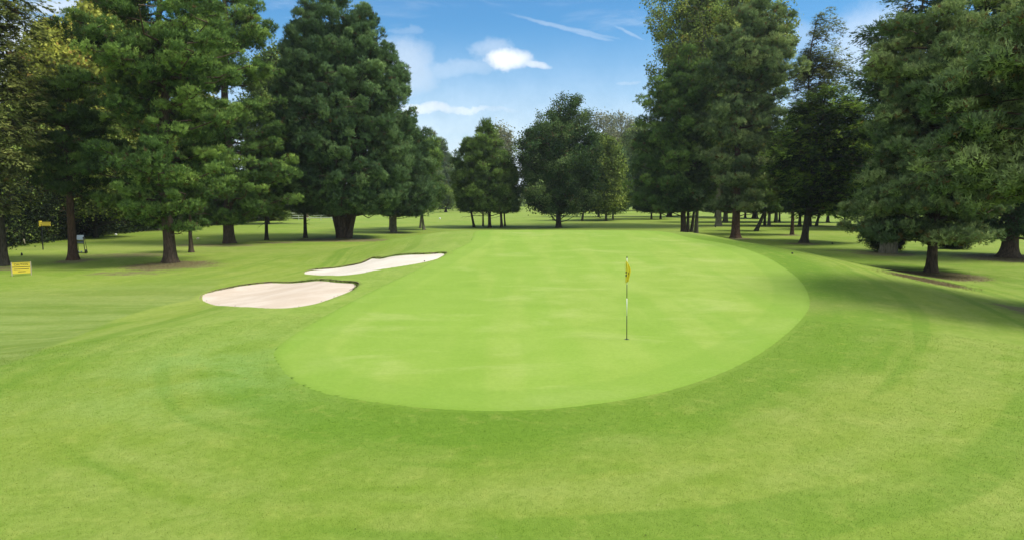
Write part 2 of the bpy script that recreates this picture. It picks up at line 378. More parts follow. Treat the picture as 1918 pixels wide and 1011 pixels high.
#PARTS
# ------------------------------------------------------------------ grass / sand materials
def grass_mat(name, green=False):
    m, n = newmat(name); geo = n.n('ShaderNodeNewGeometry').outputs['Position']
    sd = n.attr('sd'); big = n.noise(geo, .09, 3, .55); med = n.noise(geo, .55, 4, .6, .3); fine = n.noise(geo, 9, 4, .7); tiny = n.noise(geo, 55, 3, .75)
    if green:
        c = n.mix(n.mr(med, .3, .7), C4(0.240,0.344,0.051), C4(0.289,0.381,0.074))
        # faint mowing passes running along the green, and yellowish thinner turf patches
        mp = n.n('ShaderNodeMapping'); n.put(mp.inputs[0], geo); mp.inputs['Rotation'].default_value = (0, 0, .35); mp.inputs['Scale'].default_value = (.62, .05, 1)
        st = n.noise(mp.outputs[0], 1.0, 2, .5, .2)
        c = n.mix(n.math('MULTIPLY', n.mr(st, .42, .58), .6), c, C4(0.209,0.335,0.041))
        mp2 = n.n('ShaderNodeMapping'); n.put(mp2.inputs[0], geo); mp2.inputs['Scale'].default_value = (.28, .5, 1)
        pt = n.noise(mp2.outputs[0], 1.3, 5, .62, .5)
        c = n.mix(n.math('MULTIPLY', n.mr(pt, .50, .70), .45), c, C4(0.374,0.428,0.133))
        c = n.mix(n.math('MULTIPLY', n.mr(big, .45, .62), .35), c, C4(0.258,0.381,0.055))
        c = n.mix(n.math('MULTIPLY', n.mr(pt, .46, .30), .35), c, C4(.185,.305,.035))
        c = n.mix(n.math('MULTIPLY', n.mr(n.attr('sd'), -1.35, -1.1), .5), c, C4(0.200,0.321,0.041))     # clean-up pass round the edge
        c = n.mix(n.math('MULTIPLY', n.mr(n.attr('sd'), -.3, .0), .45), c, C4(0.169,0.279,0.032))
    else:
        c = n.mix(n.mr(big, .35, .65), C4(0.188,0.284,0.033), C4(0.245,0.316,0.048))
        c = n.mix(n.math('MULTIPLY', n.mr(med, .35, .7), .7), c, C4(0.285,0.344,0.075))
        # rings of mowing that follow the green
        comb = n.n('ShaderNodeCombineXYZ'); n.put(comb.inputs[0], n.math('MULTIPLY', sd, .75)); n.put(comb.inputs[1], n.math('MULTIPLY', n.attr('ang'), .8)); 
        rg = n.noise(comb.outputs[0], 1.0, 2.5, .55, .25)
        near = n.mr(sd, 12, 22, 1, 0); c = n.mix(n.math('MULTIPLY', n.attr('flank'), .75), c, C4(0.241,0.349,0.066))
        c = n.mix(n.math('MULTIPLY', n.math('MULTIPLY', n.mr(rg, .49, .42), .6), near), c, C4(0.145,0.251,0.025))
        c = n.mix(n.math('MULTIPLY', n.math('MULTIPLY', n.mr(rg, .53, .62), .28), near), c, C4(0.310,0.363,0.092))
        # dark collar next to the green, widest at the right
        w = n.attr('collar')
        nzw = n.math('ADD', sd, n.math('MULTIPLY', n.math('SUBTRACT', med, .5), 2.2))
        cm = n.math('MULTIPLY', n.mr(n.math('DIVIDE', nzw, w), .55, 1.25, 1, 0), n.mr(sd, 0, .15, .85, 1))
        c = n.mix(n.math('MULTIPLY', cm, .68), c, C4(0.132,0.246,0.019))
        c = n.mix(n.math('MULTIPLY', n.attr('flank'), .8), c, n.mix(n.mr(med, .3, .7), C4(0.239,.335,.055), C4(0.290,.365,.080)))
        # pale bluish worn grass by the front left shoulder
        c = n.mix(n.math('MULTIPLY', n.attr('pale'), n.math('MULTIPLY', n.mr(med, .3, .65), .75)), c, C4(0.236,0.363,0.088))
        # striped rough
        mp = n.n('ShaderNodeMapping'); n.put(mp.inputs[0], geo); mp.inputs['Rotation'].default_value = (0, 0, -.62); mp.inputs['Scale'].default_value = (.10, .8, 1)
        st = n.noise(mp.outputs[0], 1.0, 5, .65, .15)
        rc = n.mix(n.mr(st, .36, .64), C4(0.168,.240,.038), C4(0.250,.315,.080))
        c = n.mix(n.attr('rough'), c, rc)
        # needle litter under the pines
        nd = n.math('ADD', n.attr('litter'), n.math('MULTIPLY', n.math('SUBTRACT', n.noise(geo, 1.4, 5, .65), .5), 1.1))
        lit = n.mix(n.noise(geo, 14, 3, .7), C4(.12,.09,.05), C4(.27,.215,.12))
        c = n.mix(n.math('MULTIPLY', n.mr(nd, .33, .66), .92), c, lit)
        # far ground: pale dry streaks across
        mp3 = n.n('ShaderNodeMapping'); n.put(mp3.inputs[0], geo); mp3.inputs['Scale'].default_value = (.02, .06, 1)
        c = n.mix(n.math('MULTIPLY', n.mr(n.noise(mp3.outputs[0], 1, 4, .6), .5, .68), .5), c, C4(.29,.31,.09))
        m5 = n.noise(geo, 2.1, 5, .68, .3); c = n.mix(n.math('MULTIPLY', n.mr(m5, .5, .72), .45), c, C4(.150,.250,.022)); c = n.mix(n.math('MULTIPLY', n.mr(m5, .48, .3), .3), c, C4(.37,.40,.09))
        # worm casts, divots and dry blades
        sp_ = n.noise(geo, 3.3, 6, .8); c = n.mix(n.math('MULTIPLY', n.mr(sp_, .62, .72), .45), c, C4(.075,.14,.014))
        c = n.mix(n.math('MULTIPLY', n.mr(sp_, .37, .28), .5), c, C4(.36,.40,.13))
    c = n.mix(n.math('MULTIPLY', n.mr(fine, .35, .65), .40 if not green else .22), c, n.mix(1.0, c, C4(.62,.70,.45), 'MULTIPLY'))
    c = n.mix(n.math('MULTIPLY', n.mr(tiny, .35, .7), .38 if not green else .22), c, n.mix(1.0, c, C4(.52,.6,.4), 'MULTIPLY'))
    h = n.math('ADD', n.math('MULTIPLY', fine, .5), tiny)
    finish(n, c, .85, h, .55 if not green else .3, .03, .12)
    return m
GRASS = grass_mat('grass_surface'); GREENM = grass_mat('green_surface', True)
def sand_mat(name, a, b):
    m, n = newmat(name); geo = n.n('ShaderNodeNewGeometry').outputs['Position']
    f = n.noise(geo, .55, 4, .6, .4); g = n.noise(geo, 30, 3, .7)
    mp = n.n('ShaderNodeMapping'); n.put(mp.inputs[0], geo); mp.inputs['Rotation'].default_value = (0, 0, .5); mp.inputs['Scale'].default_value = (1.2, 7, 1)
    r = n.noise(mp.outputs[0], 1.4, 4, .6, .6)
    c = n.mix(n.mr(f, .3, .7), C4(*a), C4(*b)); c = n.mix(n.math('MULTIPLY', n.mr(r, .45, .7), .25), c, C4(a[0]*.78, a[1]*.74, a[2]*.68))
    finish(n, c, .95, n.math('ADD', n.math('MULTIPLY', r, .8), n.math('MULTIPLY', g, .25)), .5, .04, .1); return m
SAND1 = sand_mat('sand_pinkish', (.53,.43,.33), (.61,.52,.42)); SAND2 = sand_mat('sand_pale', (.57,.51,.42), (.65,.59,.50))
# ------------------------------------------------------------------ ground sheet
def litter_at(x, y, spots):
    v = np.zeros_like(x)
    for (cx, cy, rx, ry, a) in spots: v = np.maximum(v, a*np.exp(-(((x-cx)/rx)**2 + ((y-cy)/ry)**2)))
    return v
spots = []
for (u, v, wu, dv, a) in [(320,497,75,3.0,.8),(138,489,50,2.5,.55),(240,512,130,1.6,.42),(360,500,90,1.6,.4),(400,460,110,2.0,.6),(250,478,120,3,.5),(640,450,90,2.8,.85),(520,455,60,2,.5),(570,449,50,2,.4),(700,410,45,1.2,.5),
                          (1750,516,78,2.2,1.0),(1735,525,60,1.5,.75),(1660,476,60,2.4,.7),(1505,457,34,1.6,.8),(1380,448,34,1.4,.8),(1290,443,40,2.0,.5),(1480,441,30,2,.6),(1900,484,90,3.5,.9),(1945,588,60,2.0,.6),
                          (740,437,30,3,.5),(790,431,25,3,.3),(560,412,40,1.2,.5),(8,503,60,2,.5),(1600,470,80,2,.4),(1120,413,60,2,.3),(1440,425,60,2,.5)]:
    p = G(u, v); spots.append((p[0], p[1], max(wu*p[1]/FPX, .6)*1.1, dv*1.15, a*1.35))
ROUGH_Q = np.array([G(u, v)[:2] for u, v in [(-60,715),(0,686),(70,660),(140,630),(210,600),(290,575),(355,562)]] + [np.array(a) for a in [(-15,34),(-17,42),(-60,44),(-60,8)]])
COLLK = [(-PI, .5), (-2.6, 1.4), (-2.0, 2.6), (-1.57, 2.2), (-1.0, 2.0), (-.5, 2.6), (0, 3.0), (.6, 2.6), (1.2, 1.0), (2.2, .5), (PI, .5)]
GCX, GCY = 1.5, 24.0
pale_c = G(400, 690)
def ground_attrs(x, y, sd):
    ang = np.arctan2((y-GCY)*.55, x-GCX)
    dth = np.interp(ang, [a for a, b in COLLK], [b for a, b in COLLK])
    rs = sdist(x, y, ROUGH_Q); rough = sstep((.12-rs)/.24)*sstep((44-np.hypot(x, y))/10)
    pale = np.exp(-(((x-pale_c[0]-.3)/2.6)**2 + ((y-pale_c[1])/3.2)**2))
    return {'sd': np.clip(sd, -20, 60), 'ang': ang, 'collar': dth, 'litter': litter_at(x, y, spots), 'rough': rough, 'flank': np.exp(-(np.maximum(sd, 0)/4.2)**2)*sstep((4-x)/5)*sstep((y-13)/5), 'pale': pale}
th = np.concatenate([np.linspace(-PI, math.radians(-54), 26)[:-1], np.linspace(math.radians(-54), math.radians(54), 640), np.linspace(math.radians(54), PI, 26)[1:-1]])
rad = [.6]
while rad[-1] < 110: rad.append(rad[-1]*(1.0068 if 5.5 < rad[-1] < 60 else 1.02))
while rad[-1] < 2500: rad.append(rad[-1]*1.08)
rad = np.array(rad)
X = (rad[:, None]*np.sin(th)[None, :]).ravel(); Y_ = (rad[:, None]*np.cos(th)[None, :]).ravel()
def chunk(f, x, y, k=60000):
    return np.concatenate([f(x[i:i+k], y[i:i+k]) for i in range(0, len(x), k)])
SD = np.full(len(X), 60.0); near = np.hypot(X-GCX, Y_-GCY) < 75
SD[near] = chunk(lambda a, b: sdist(a, b, GREEN), X[near], Y_[near])
Z = zbase(X, Y_, SD)
bsd = []
for P in BUNK:
    c = P.mean(0); R = np.hypot(*(P-c).T).max()+3; k = np.hypot(X-c[0], Y_-c[1]) < R
    s = np.full(len(X), 9.0); s[k] = sdist(X[k], Y_[k], P); bsd.append(s)
    Z = Z - .75*sstep((-s-.05)/.35)
    # small grass bank behind, dips a little towards the sand in front
Z = Z + .012*np.sin(X*1.3+np.sin(Y_*.9))*np.cos(Y_*1.1)*sstep((np.hypot(X, Y_)-4)/6)*sstep((SD-.3)/1.5)
nr, nt = len(rad), len(th); i = np.arange(nr-1)[:, None]*nt; j = np.arange(nt)[None, :]
F = np.stack([i+j, i+nt+j, i+nt+(j+1) % nt, i+(j+1) % nt], -1).reshape(-1, 4)
V = np.stack([X, Y_, Z], 1); cc = len(V); V = np.concatenate([V, [[0, 0, -.18]]])
at = ground_attrs(X, Y_, SD); at = {k: np.append(a, a[0]) for k, a in at.items()}
cf = np.stack([np.full(nt, cc), np.arange(nt), (np.arange(nt)+1) % nt], 1)[:, ::-1]
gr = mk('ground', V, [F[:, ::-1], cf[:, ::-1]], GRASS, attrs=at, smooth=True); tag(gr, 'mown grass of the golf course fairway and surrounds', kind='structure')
me = gr.data
if me.polygons[0].normal.z < 0: me.flip_normals()
# ------------------------------------------------------------------ putting green sheet
mn, mx = GREEN.min(0), GREEN.max(0)
gx = np.arange(mn[0]-.1, mx[0]+.1, .14); 
gys = [mn[1]-.1]
while gys[-1] < mx[1]+.1: gys.append(gys[-1] + max(.08, gys[-1]*.007))
gys = np.array(gys); GX, GY = np.meshgrid(gx, gys); gxf, gyf = GX.ravel(), GY.ravel()
gsd = sdist(gxf, gyf, GREEN)
# pull points just outside onto the outline so that the rim is smooth
e = .01; 
for it in range(4):
    k = (gsd > 0) & (gsd < .6)
    gx1 = sdist(gxf[k]+e, gyf[k], GREEN); gy1 = sdist(gxf[k], gyf[k]+e, GREEN)
    nx, ny = (gx1-gsd[k])/e, (gy1-gsd[k])/e
    gxf[k] -= nx*gsd[k]; gyf[k] -= ny*gsd[k]; gsd[k] = sdist(gxf[k], gyf[k], GREEN)
gz = zbase(gxf, gyf, gsd) + .014 - .020*sstep((gsd+.12)/.12)
a_, b_ = len(gys), len(gx); i = np.arange(a_-1)[:, None]*b_; j = np.arange(b_-1)[None, :]
F = np.stack([i+j, i+j+1, i+b_+j+1, i+b_+j], -1).reshape(-1, 4)
ok = (gsd[F] < .045).all(1); F = F[ok]; used = np.unique(F); rm = np.full(len(gxf), -1); rm[used] = np.arange(len(used))
pg = mk('putting_green', np.stack([gxf, gyf, gz], 1)[used], [rm[F]], GREENM, attrs={'sd': gsd[used]}, smooth=True)
tag(pg, 'bright green closely mown putting green', kind='structure')
# ------------------------------------------------------------------ bunkers
LIPM = simple('bunker_lip_turf', (.20,.16,.085), .95, .4, 9)
rngb = np.random.default_rng(5)
for bi, (P, sm, lab, dep) in enumerate([(BUNK[0], SAND1, 'nearer and wider sand bunker with pinkish sand, left of the green', .03), (BUNK[1], SAND2, 'farther narrow sand bunker with paler sand and a ragged lip', .035)]):
    c = np.append(P.mean(0), 0); c[2] = float(ground_z(c[0], c[1])[0]); root = empty('sand_bunker', c); tag(root, lab, 'bunker', 'sand bunkers left of the green')
    t0, t1 = P[:, 1].min(), P[:, 1].max()
    # normal at each outline point, how far back-facing it is
    nxt, prv = np.roll(P, -1, 0), np.roll(P, 1, 0); tg = unit(nxt-prv); nr_ = np.stack([tg[:, 1], -tg[:, 0]], 1)
    cen = P.mean(0); test = sdist(P[:, 0]+nr_[:, 0]*.05, P[:, 1]+nr_[:, 1]*.05, P); nr_[test < 0] *= -1
    back = sstep((nr_[:, 1]+.15)/.7)
    lip = .015 + dep*back
    def lipd(x, y):
        d = (x[:, None]-P[None, :, 0])**2 + (y[:, None]-P[None, :, 1])**2; w = 1/(d+.05)**2
        return (w*lip[None]).sum(1)/w.sum(1)
    x = np.arange(P[:, 0].min()-.3, P[:, 0].max()+.3, .13); y = np.arange(t0-.3, t1+.3, .16); XX, YY = np.meshgrid(x, y); xf, yf = XX.ravel(), YY.ravel()
    s = sdist(xf, yf, P)
    for it in range(2):
        k = (s > 0) & (s < .5); n1 = (sdist(xf[k]+e, yf[k], P)-s[k])/e; n2 = (sdist(xf[k], yf[k]+e, P)-s[k])/e
        xf[k] -= n1*s[k]; yf[k] -= n2*s[k]; s[k] = sdist(xf[k], yf[k], P)
    z = zbase(xf, yf) - lipd(xf, yf) - .02*sstep(-s/1.6)*1.0 + .006*np.sin(xf*3+np.sin(yf*2))*sstep(-s/1)
    i = np.arange(len(y)-1)[:, None]*len(x); j = np.arange(len(x)-1)[None, :]
    F = np.stack([i+j, i+j+1, i+len(x)+j+1, i+len(x)+j], -1).reshape(-1, 4); ok = (s[F] < .03).all(1); F = F[ok]; used = np.unique(F); rm = np.full(len(xf), -1); rm[used] = np.arange(len(used))
    mk('sand', (np.stack([xf, yf, z], 1)-c)[used], [rm[F]], sm, root, smooth=True)
    n = len(P); prof = [(.55, -.01), (.40, .012), (.18, .014), (.04, .012), (-.02, -.02), (-.03, None)]
    VV = []
    wob = 1+.5*np.convolve(rngb.normal(0, 1, n+8), np.ones(3)/3, 'same')[4:-4]
    for (o_, dz) in prof:
        q = P + nr_*(o_ if o_ < .3 else o_*1.0)*1.0; zb = zbase(q[:, 0], q[:, 1])
        if dz is None: zz = zb - lip - .08
        else: zz = zb + (dz*(1+back*1.2*wob) if dz > 0 else dz)
        VV.append(np.column_stack([q + (nr_*(.05*wob*back)[:, None] if abs(o_) < .1 else 0), zz]))
    VV = np.concatenate(VV); F = np.concatenate([np.stack([k*n+np.arange(n), (k+1)*n+np.arange(n), (k+1)*n+(np.arange(n)+1) % n, k*n+(np.arange(n)+1) % n], 1) for k in range(len(prof)-1)])
    q = VV[:, :2]; ssd = sdist(q[:, 0], q[:, 1], GREEN)
    li = mk('lip', VV-c, [F[:len(F)//5*4], F[len(F)//5*4:]], [GRASS, LIPM], root, attrs=ground_attrs(q[:, 0], q[:, 1], ssd), smooth=True, midx=[0]*(len(F)//5*3)+[1]*(len(F)-len(F)//5*3))
    # ragged turf hanging over the back lip
    m_ = 4000; k = rngb.choice(n, m_, p=(back+.01)/(back+.01).sum()); f = rngb.random((m_, 1))
    q = P[k]*(1-f)+nxt[k]*f + nr_[k]*rngb.normal(.02, .07, (m_, 1)); zb = zbase(q[:, 0], q[:, 1]) + rngb.uniform(-.04, .015, m_)
    Pq = np.column_stack([q, zb]) - c; d = unit(np.column_stack([-nr_[k]*.5, rngb.uniform(-.5, .9, m_)]) + rngb.normal(0, .4, (m_, 3))); sd_ = unit(np.cross(d, rngb.normal(0, 1, (m_, 3))))
    L = rngb.uniform(.025, .06, (m_, 1)); w = .014
    Vb = np.stack([Pq-sd_*w, Pq+sd_*w, Pq+d*L], 1).reshape(-1, 3)
    mk('turf_fringe', Vb, [np.arange(m_*3).reshape(-1, 3)], foliage('dry_turf_%d' % bi, (.12,.10,.045), (.21,.20,.075), (.38,.38,.15), dead=(.10,.07,.04), deadamt=.3), root, attrs={'tint': np.repeat(rngb.random(m_), 3), 'dead': np.repeat(rngb.random(m_), 3)})
# ------------------------------------------------------------------ sky
w = bpy.data.worlds.new('World'); sc.world = w; w.use_nodes = True; t = w.node_tree; t.nodes.clear(); n = N(t)
SUN_EL, SUN_AZ = math.radians(57), math.radians(98)      # azimuth clockwise from +Y
sky = n.n('ShaderNodeTexSky', sky_type='NISHITA', sun_disc=False, sun_elevation=SUN_EL, sun_rotation=SUN_AZ)
sky.air_density = 1.0; sky.dust_density = .6; sky.ozone_density = 2.2
tc = n.n('ShaderNodeTexCoord').outputs['Generated']; sx = n.n('ShaderNodeSeparateXYZ'); n.put(sx.inputs[0], tc)
az = n.math('ARCTAN2', sx.outputs[0], sx.outputs[1]); el = n.math('ARCSINE', sx.outputs[2])
cv = n.n('ShaderNodeCombineXYZ'); n.put(cv.inputs[0], az); n.put(cv.inputs[1], el)
wn = n.n('ShaderNodeTexNoise'); n.put(wn.inputs['Vector'], cv.outputs[0]); wn.inputs['Scale'].default_value = 18; wn.inputs['Detail'].default_value = 9; wn.inputs['Roughness'].default_value = .68
wsep = n.n('ShaderNodeSeparateColor'); n.put(wsep.inputs[0], wn.outputs['Color'])
def azel(u, v): d = ray(u, v); return math.atan2(d[0], d[1]), math.asin(d[2]/np.linalg.norm(d))
total = None
for (u, v, hw, hh, s, rot, warp, soft) in [(950,112,44,17,1.0,.06,.8,.7),(925,97,36,16,.35,.1,1.2,1),(1000,122,28,5,.7,.15,.5,1),(835,130,100,12,.32,-.12,1.0,1.2),(752,132,50,38,.48,.1,1.4,1.4),(762,56,22,6,.16,0,1,1.2),(1060,52,70,2.6,.22,.22,.35,1.2),(1110,68,30,2.5,.22,.24,.3,1),
        (1178,62,26,2,.22,.45,.25,1),(802,201,46,8,.75,.05,1.2,1.3),(872,205,34,6,.70,.0,1.1,1.3),(930,208,42,5,.50,.05,1.0,1.3),(880,216,120,14,.32,.03,1,1),(1178,156,24,3.5,.35,-.1,.5,1),(118,12,46,10,.6,-.05,.8,1),(85,20,30,4,.5,0,.5,1),(40,150,80,80,.8,0,2,1),(1500,80,60,25,.25,.1,1,1),(1640,120,90,70,.45,0,2,1),(1000,150,220,18,.16,0,1,1.4)]:
    a0, e0 = azel(u, v); wp = warp*.03
    dx = n.math('ADD', n.math('SUBTRACT', az, a0), n.math('MULTIPLY', n.math('SUBTRACT', wsep.outputs[0], .5), wp*2.4))
    dy = n.math('ADD', n.math('SUBTRACT', el, e0), n.math('MULTIPLY', n.math('SUBTRACT', wsep.outputs[1], .5), wp*1.1))
    cr, sr = math.cos(rot), math.sin(rot)
    rx = n.math('SUBTRACT', n.math('MULTIPLY', dx, cr), n.math('MULTIPLY', dy, sr)); ry = n.math('ADD', n.math('MULTIPLY', dx, sr), n.math('MULTIPLY', dy, cr))
    q = n.math('ADD', n.math('POWER', n.math('ABSOLUTE', n.math('DIVIDE', rx, hw/FPX)), 2.0), n.math('POWER', n.math('ABSOLUTE', n.math('DIVIDE', ry, hh/FPX)), 2.0))
    f = n.mr(q, 2.6*soft, .0, 0, s)
    total = f if total is None else n.math('MAXIMUM', total, f)
mpc = n.n('ShaderNodeMapping'); n.put(mpc.inputs[0], cv.outputs[0]); mpc.inputs['Scale'].default_value = (3.2, 16, 1)
cir = n.noise(mpc.outputs[0], 1.5, 7, .6, .6)
total = n.math('MAXIMUM', total, n.math('MULTIPLY', n.mr(cir, .5, .8), .25))
veil = n.mr(el, .0, .25, .80, 0.0); veil = n.math('MULTIPLY', veil, n.mr(n.noise(mpc.outputs[0], .8, 4, .6), .2, .55, .75, 1.0))
total = n.math('MAXIMUM', total, veil)
# unseen bright cloud added overhead and behind the viewer as fill light
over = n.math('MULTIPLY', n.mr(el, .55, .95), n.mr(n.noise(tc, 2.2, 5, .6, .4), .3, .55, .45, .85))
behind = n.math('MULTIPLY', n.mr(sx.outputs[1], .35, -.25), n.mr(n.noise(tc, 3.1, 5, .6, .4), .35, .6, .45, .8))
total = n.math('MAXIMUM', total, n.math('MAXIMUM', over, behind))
skyc = n.mix(1.0, sky.outputs[0], C4(.42, .84, 1.06), 'MULTIPLY')
cl = n.mix(n.mr(wn.outputs['Fac'], .3, .7), C4(6.4,6.8,7.2), C4(8.2,8.5,8.8))
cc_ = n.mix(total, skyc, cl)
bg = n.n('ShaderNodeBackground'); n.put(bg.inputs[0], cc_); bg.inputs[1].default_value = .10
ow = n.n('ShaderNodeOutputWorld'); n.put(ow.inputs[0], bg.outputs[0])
sl = bpy.data.lights.new('sun', 'SUN'); sl.energy = 3.1; sl.angle = math.radians(20); sl.color = (1, .955, .87)
so = bpy.data.objects.new('sun', sl); COL.objects.link(so)
sdv = Vector((math.cos(SUN_EL)*math.sin(SUN_AZ), math.cos(SUN_EL)*math.cos(SUN_AZ), math.sin(SUN_EL)))
so.rotation_euler = sdv.to_track_quat('Z', 'Y').to_euler()
sc.view_settings.view_transform = 'Standard'; sc.view_settings.look = 'None'; sc.view_settings.gamma = 1; sc.view_settings.exposure = 0.55
sc.render.engine = 'CYCLES'; sc.cycles.max_bounces = 6; sc.cycles.diffuse_bounces = 3; sc.cycles.transmission_bounces = 3; sc.cycles.transparent_max_bounces = 4
sc.render.resolution_x = 1024; sc.render.resolution_y = 539
m, n = newmat('haze_air'); vv = n.n('ShaderNodeVolumePrincipled'); vv.inputs['Color'].default_value = C4(.85,.92,1.0); vv.inputs['Density'].default_value = .00020; vv.inputs['Anisotropy'].default_value = .2
ow = n.n('ShaderNodeOutputMaterial'); n.put(ow.inputs['Volume'], vv.outputs[0])
mb = MB(); mb.box((0, 0, 27), (5200, 5200, 60)); hz = mb.build('haze', m); tag(hz, 'thin pale air that softens the far trees', kind='stuff')
# ------------------------------------------------------------------ flagstick and hole
W_WHITE = simple('white_paint', (.75,.75,.70), .4, .05); W_BLACK = simple('black_paint', (.02,.02,.02), .4, .1); 
m_y, n_y = newmat('yellow_cloth'); W_YEL = m_y
d_ = n_y.n('ShaderNodeBsdfDiffuse'); d_.inputs[0].default_value = C4(.92,.83,.10); t_ = n_y.n('ShaderNodeBsdfTranslucent'); t_.inputs[0].default_value = C4(.92,.83,.10)
x_ = n_y.n('ShaderNodeMixShader'); x_.inputs[0].default_value = .4; n_y.put(x_.inputs[1], d_.outputs[0]); n_y.put(x_.inputs[2], t_.outputs[0]); o_ = n_y.n('ShaderNodeOutputMaterial'); n_y.put(o_.inputs[0], x_.outputs[0])
W_DUMMY = None; W_MARK = simple('black_print', (.025,.025,.02), .7, .1)
p = G(1174, 636); 
t = empty('flagstick', p); tag(t, 'striped flagstick standing in the hole with a limp yellow flag', 'flagstick')
lean = -.033; Ht = 2.13; bands = [(-.02,.64,1),(.64,1.09,0),(1.09,1.45,1),(1.45,2.13,0)]
mb = MB()
for a, b, mi in bands: mb.tube([(lean*a/2.13*1.0, 0, a), (lean*b/2.13, 0, b)], [.0115-.0015*a/2.13*2, .0115-.0015*b/2.13*2], 10, mi)
mb.build('pole', [W_WHITE, W_BLACK], t, True)
mb = MB(); mb.tube([(lean, 0, 2.13), (lean, 0, 2.15), (lean, 0, 2.165)], [.013, .016, .006], 10); mb.build('cap', W_BLACK, t, True)
V = []; F = []; M = []; nu, nvv = 16, 34
for i in range(nvv+1):
    f = i/nvv; zz = 2.09 - f*.60; wid = .012 + .085*math.sin(min(f/.50, 1)*PI/2)**1.4*(1-.55*max(0, f-.55)/.45) 
    for j in range(nu+1):
        g = j/nu; xx = lean*zz/2.13 + (-.035+ g*1.0*wid*1.3)*(1 if f > .12 else f/.12) ; yy = -.02 + .030*math.sin(g*PI*3 + f*2)*min(1, f*4)
        V.append((xx, yy, zz + .03*g*f))
for i in range(nvv):
    for j in range(nu):
        a = i*(nu+1)+j; F.append([a, a+1, a+nu+2, a+nu+1]); f = i/nvv; g = j/nu
        M.append(1 if ((.52 < f < .58 and g < .22) or (.54 < f < .66 and .45 < g < .68) or (.63 < f < .72 and g < .22)) else 0)
fl = mk('flag', V, [np.array(F)], [W_YEL, W_MARK], t, smooth=True, midx=M)
sm_ = fl.modifiers.new('thickness', 'SOLIDIFY'); sm_.thickness = .002
mb = MB(); k = 28; ring = [(.054*math.cos(a*2*PI/k), .054*math.sin(a*2*PI/k)) for a in range(k)]; ring2 = [(x*1.12, y*1.12) for x, y in ring]
dz = .014
vs = [(x, y, dz+.006) for x, y in ring] + [(x, y, dz+.004) for x, y in ring2]
mb.add(vs, [(i, (i+1) % k, k+(i+1) % k, k+i) for i in range(k)], 0); hole = empty('golf_hole', p); mb.build('rim', simple('hole_rim', (.10,.12,.05), .9), hole)
mb = MB(); mb.add([(x, y, dz+.005) for x, y in ring], [tuple(range(k))], 0); mb.build('hole_shade_disc', W_BLACK, hole)  # flat disc, the shade inside the hole is put into its black colour
tag(hole, 'dark round hole at the foot of the flagstick', 'golf hole')
# ------------------------------------------------------------------ yellow boards
YEL = simple('yellow_board', (.72,.56,.055), .55, .06, 12); WOODP = simple('pale_post', (.38,.33,.23), .8, .2); DARKM = simple('black_metal', (.012,.012,.013), .45, .1)
def text_part(name, body, size, loc, rot, mat, parent):
    cu = bpy.data.curves.new(name, 'FONT'); cu.body = body; cu.size = size; cu.align_x = 'CENTER'; cu.align_y = 'CENTER'; cu.extrude = .002
    o = bpy.data.objects.new(name, cu); COL.objects.link(o); dg = bpy.context.evaluated_depsgraph_get(); me = bpy.data.meshes.new_from_object(o.evaluated_get(dg))
    bpy.data.objects.remove(o); me.materials.clear(); me.materials.append(mat); o = bpy.data.objects.new(name, me); COL.objects.link(o); o.parent = parent; o.location = loc; o.rotation_euler = rot; return o
p = G(41, 516); t = empty('caution_sign', p, math.radians(35)); tag(t, 'low yellow caution board on two short posts by the left tree', 'sign')
mb = MB(); mb.box((0, 0, .42), (.86, .04, .58)); mb.box((0, -.003, .745), (.88, .06, .03)); mb.build('board', YEL, t)
for sx_ in (-1, 1): mb = MB(); mb.box((sx_*.455, 0, .36), (.05, .06, .86)); mb.build('post', WOODP, t)
text_part('lettering', 'CAUTION', .15, (0, -.026, .63), (PI/2, 0, 0), W_MARK, t)
mb = MB(); rg = random.Random(3)
for zz, a, b in ((.50,-.42,.42),(.38,-.36,.36),(.24,-.16,.2)):
    x = a
    mb.box(((a+b)/2, -.0225, zz), (b-a, .005, .03)); mb.build('line_of_print', W_MARK, t); mb = MB()
FADED = simple('faded_print', (.25,.17,.03), .7); p = G(88, 468); t = empty('yellow_sign', p, math.radians(12)); tag(t, 'yellow notice on a dark post in front of the ivy hedge', 'sign')
k = p[1]/FPX; zt_ = on_depth(88, 420, p[1])[2]-p[2]
mb = MB(); mb.box((.06, 0, zt_), (15*k, .04, 7.5*k)); mb.build('board', YEL, t)
mb = MB(); mb.box((-8.8*k, .12, zt_+.6*k), (2.6*k, .3, 10*k), 0); mb.build('side_board', YEL, t)
mb = MB(); mb.box((-7*k, .06, zt_/2-.1), (.07, .07, zt_+.1)); mb.build('post', DARKM, t)
mb = MB()
for zz, a, b in ((.12,-.34,.4),(0,-.38,.44),(-.12,-.3,.36)):
    x = a
    mb.box(((a+b)/2, -.0225, zt_+zz), (b-a, .005, .04)); mb.build('line_of_print', FADED, t); mb = MB()
# ------------------------------------------------------------------ black stand with panels
p = G(152, 475); t = empty('tee_stand', p, math.radians(8)); tag(t, 'black metal frame stand with a pale sloping panel behind the second trunk', 'stand')
GREYP = simple('pale_panel', (.16,.21,.24), .3, .1); BLUEG = simple('blue_grey_panel', (.09,.12,.15), .4, .1)
mb = MB(); mb.tube([(-.24,-.05,1.45), (-.33,-.12,0)], [.022,.022]); mb.tube([(.24,-.05,1.30), (.36,-.12,0)], [.028,.028]); mb.tube([(-.26,.1,1.3),(-.33,.35,0)], [.02,.02]); mb.tube([(.26,.1,1.3),(.34,.35,0)], [.02,.02])
mb.tube([(-.33,-.11,.08),(.36,-.11,.08)], [.035,.035]); mb.tube([(-.28,-.06,1.02),(.29,-.06,1.02)], [.035,.035]); mb.tube([(-.3,-.08,.78),(.32,-.08,.78)], [.02,.02]); mb.build('frame', DARKM, t, True)
mb = MB(); mb.box((0, -.02, 1.28), (.50, .03, .42), rx=-.5); mb.build('top_panel', GREYP, t)
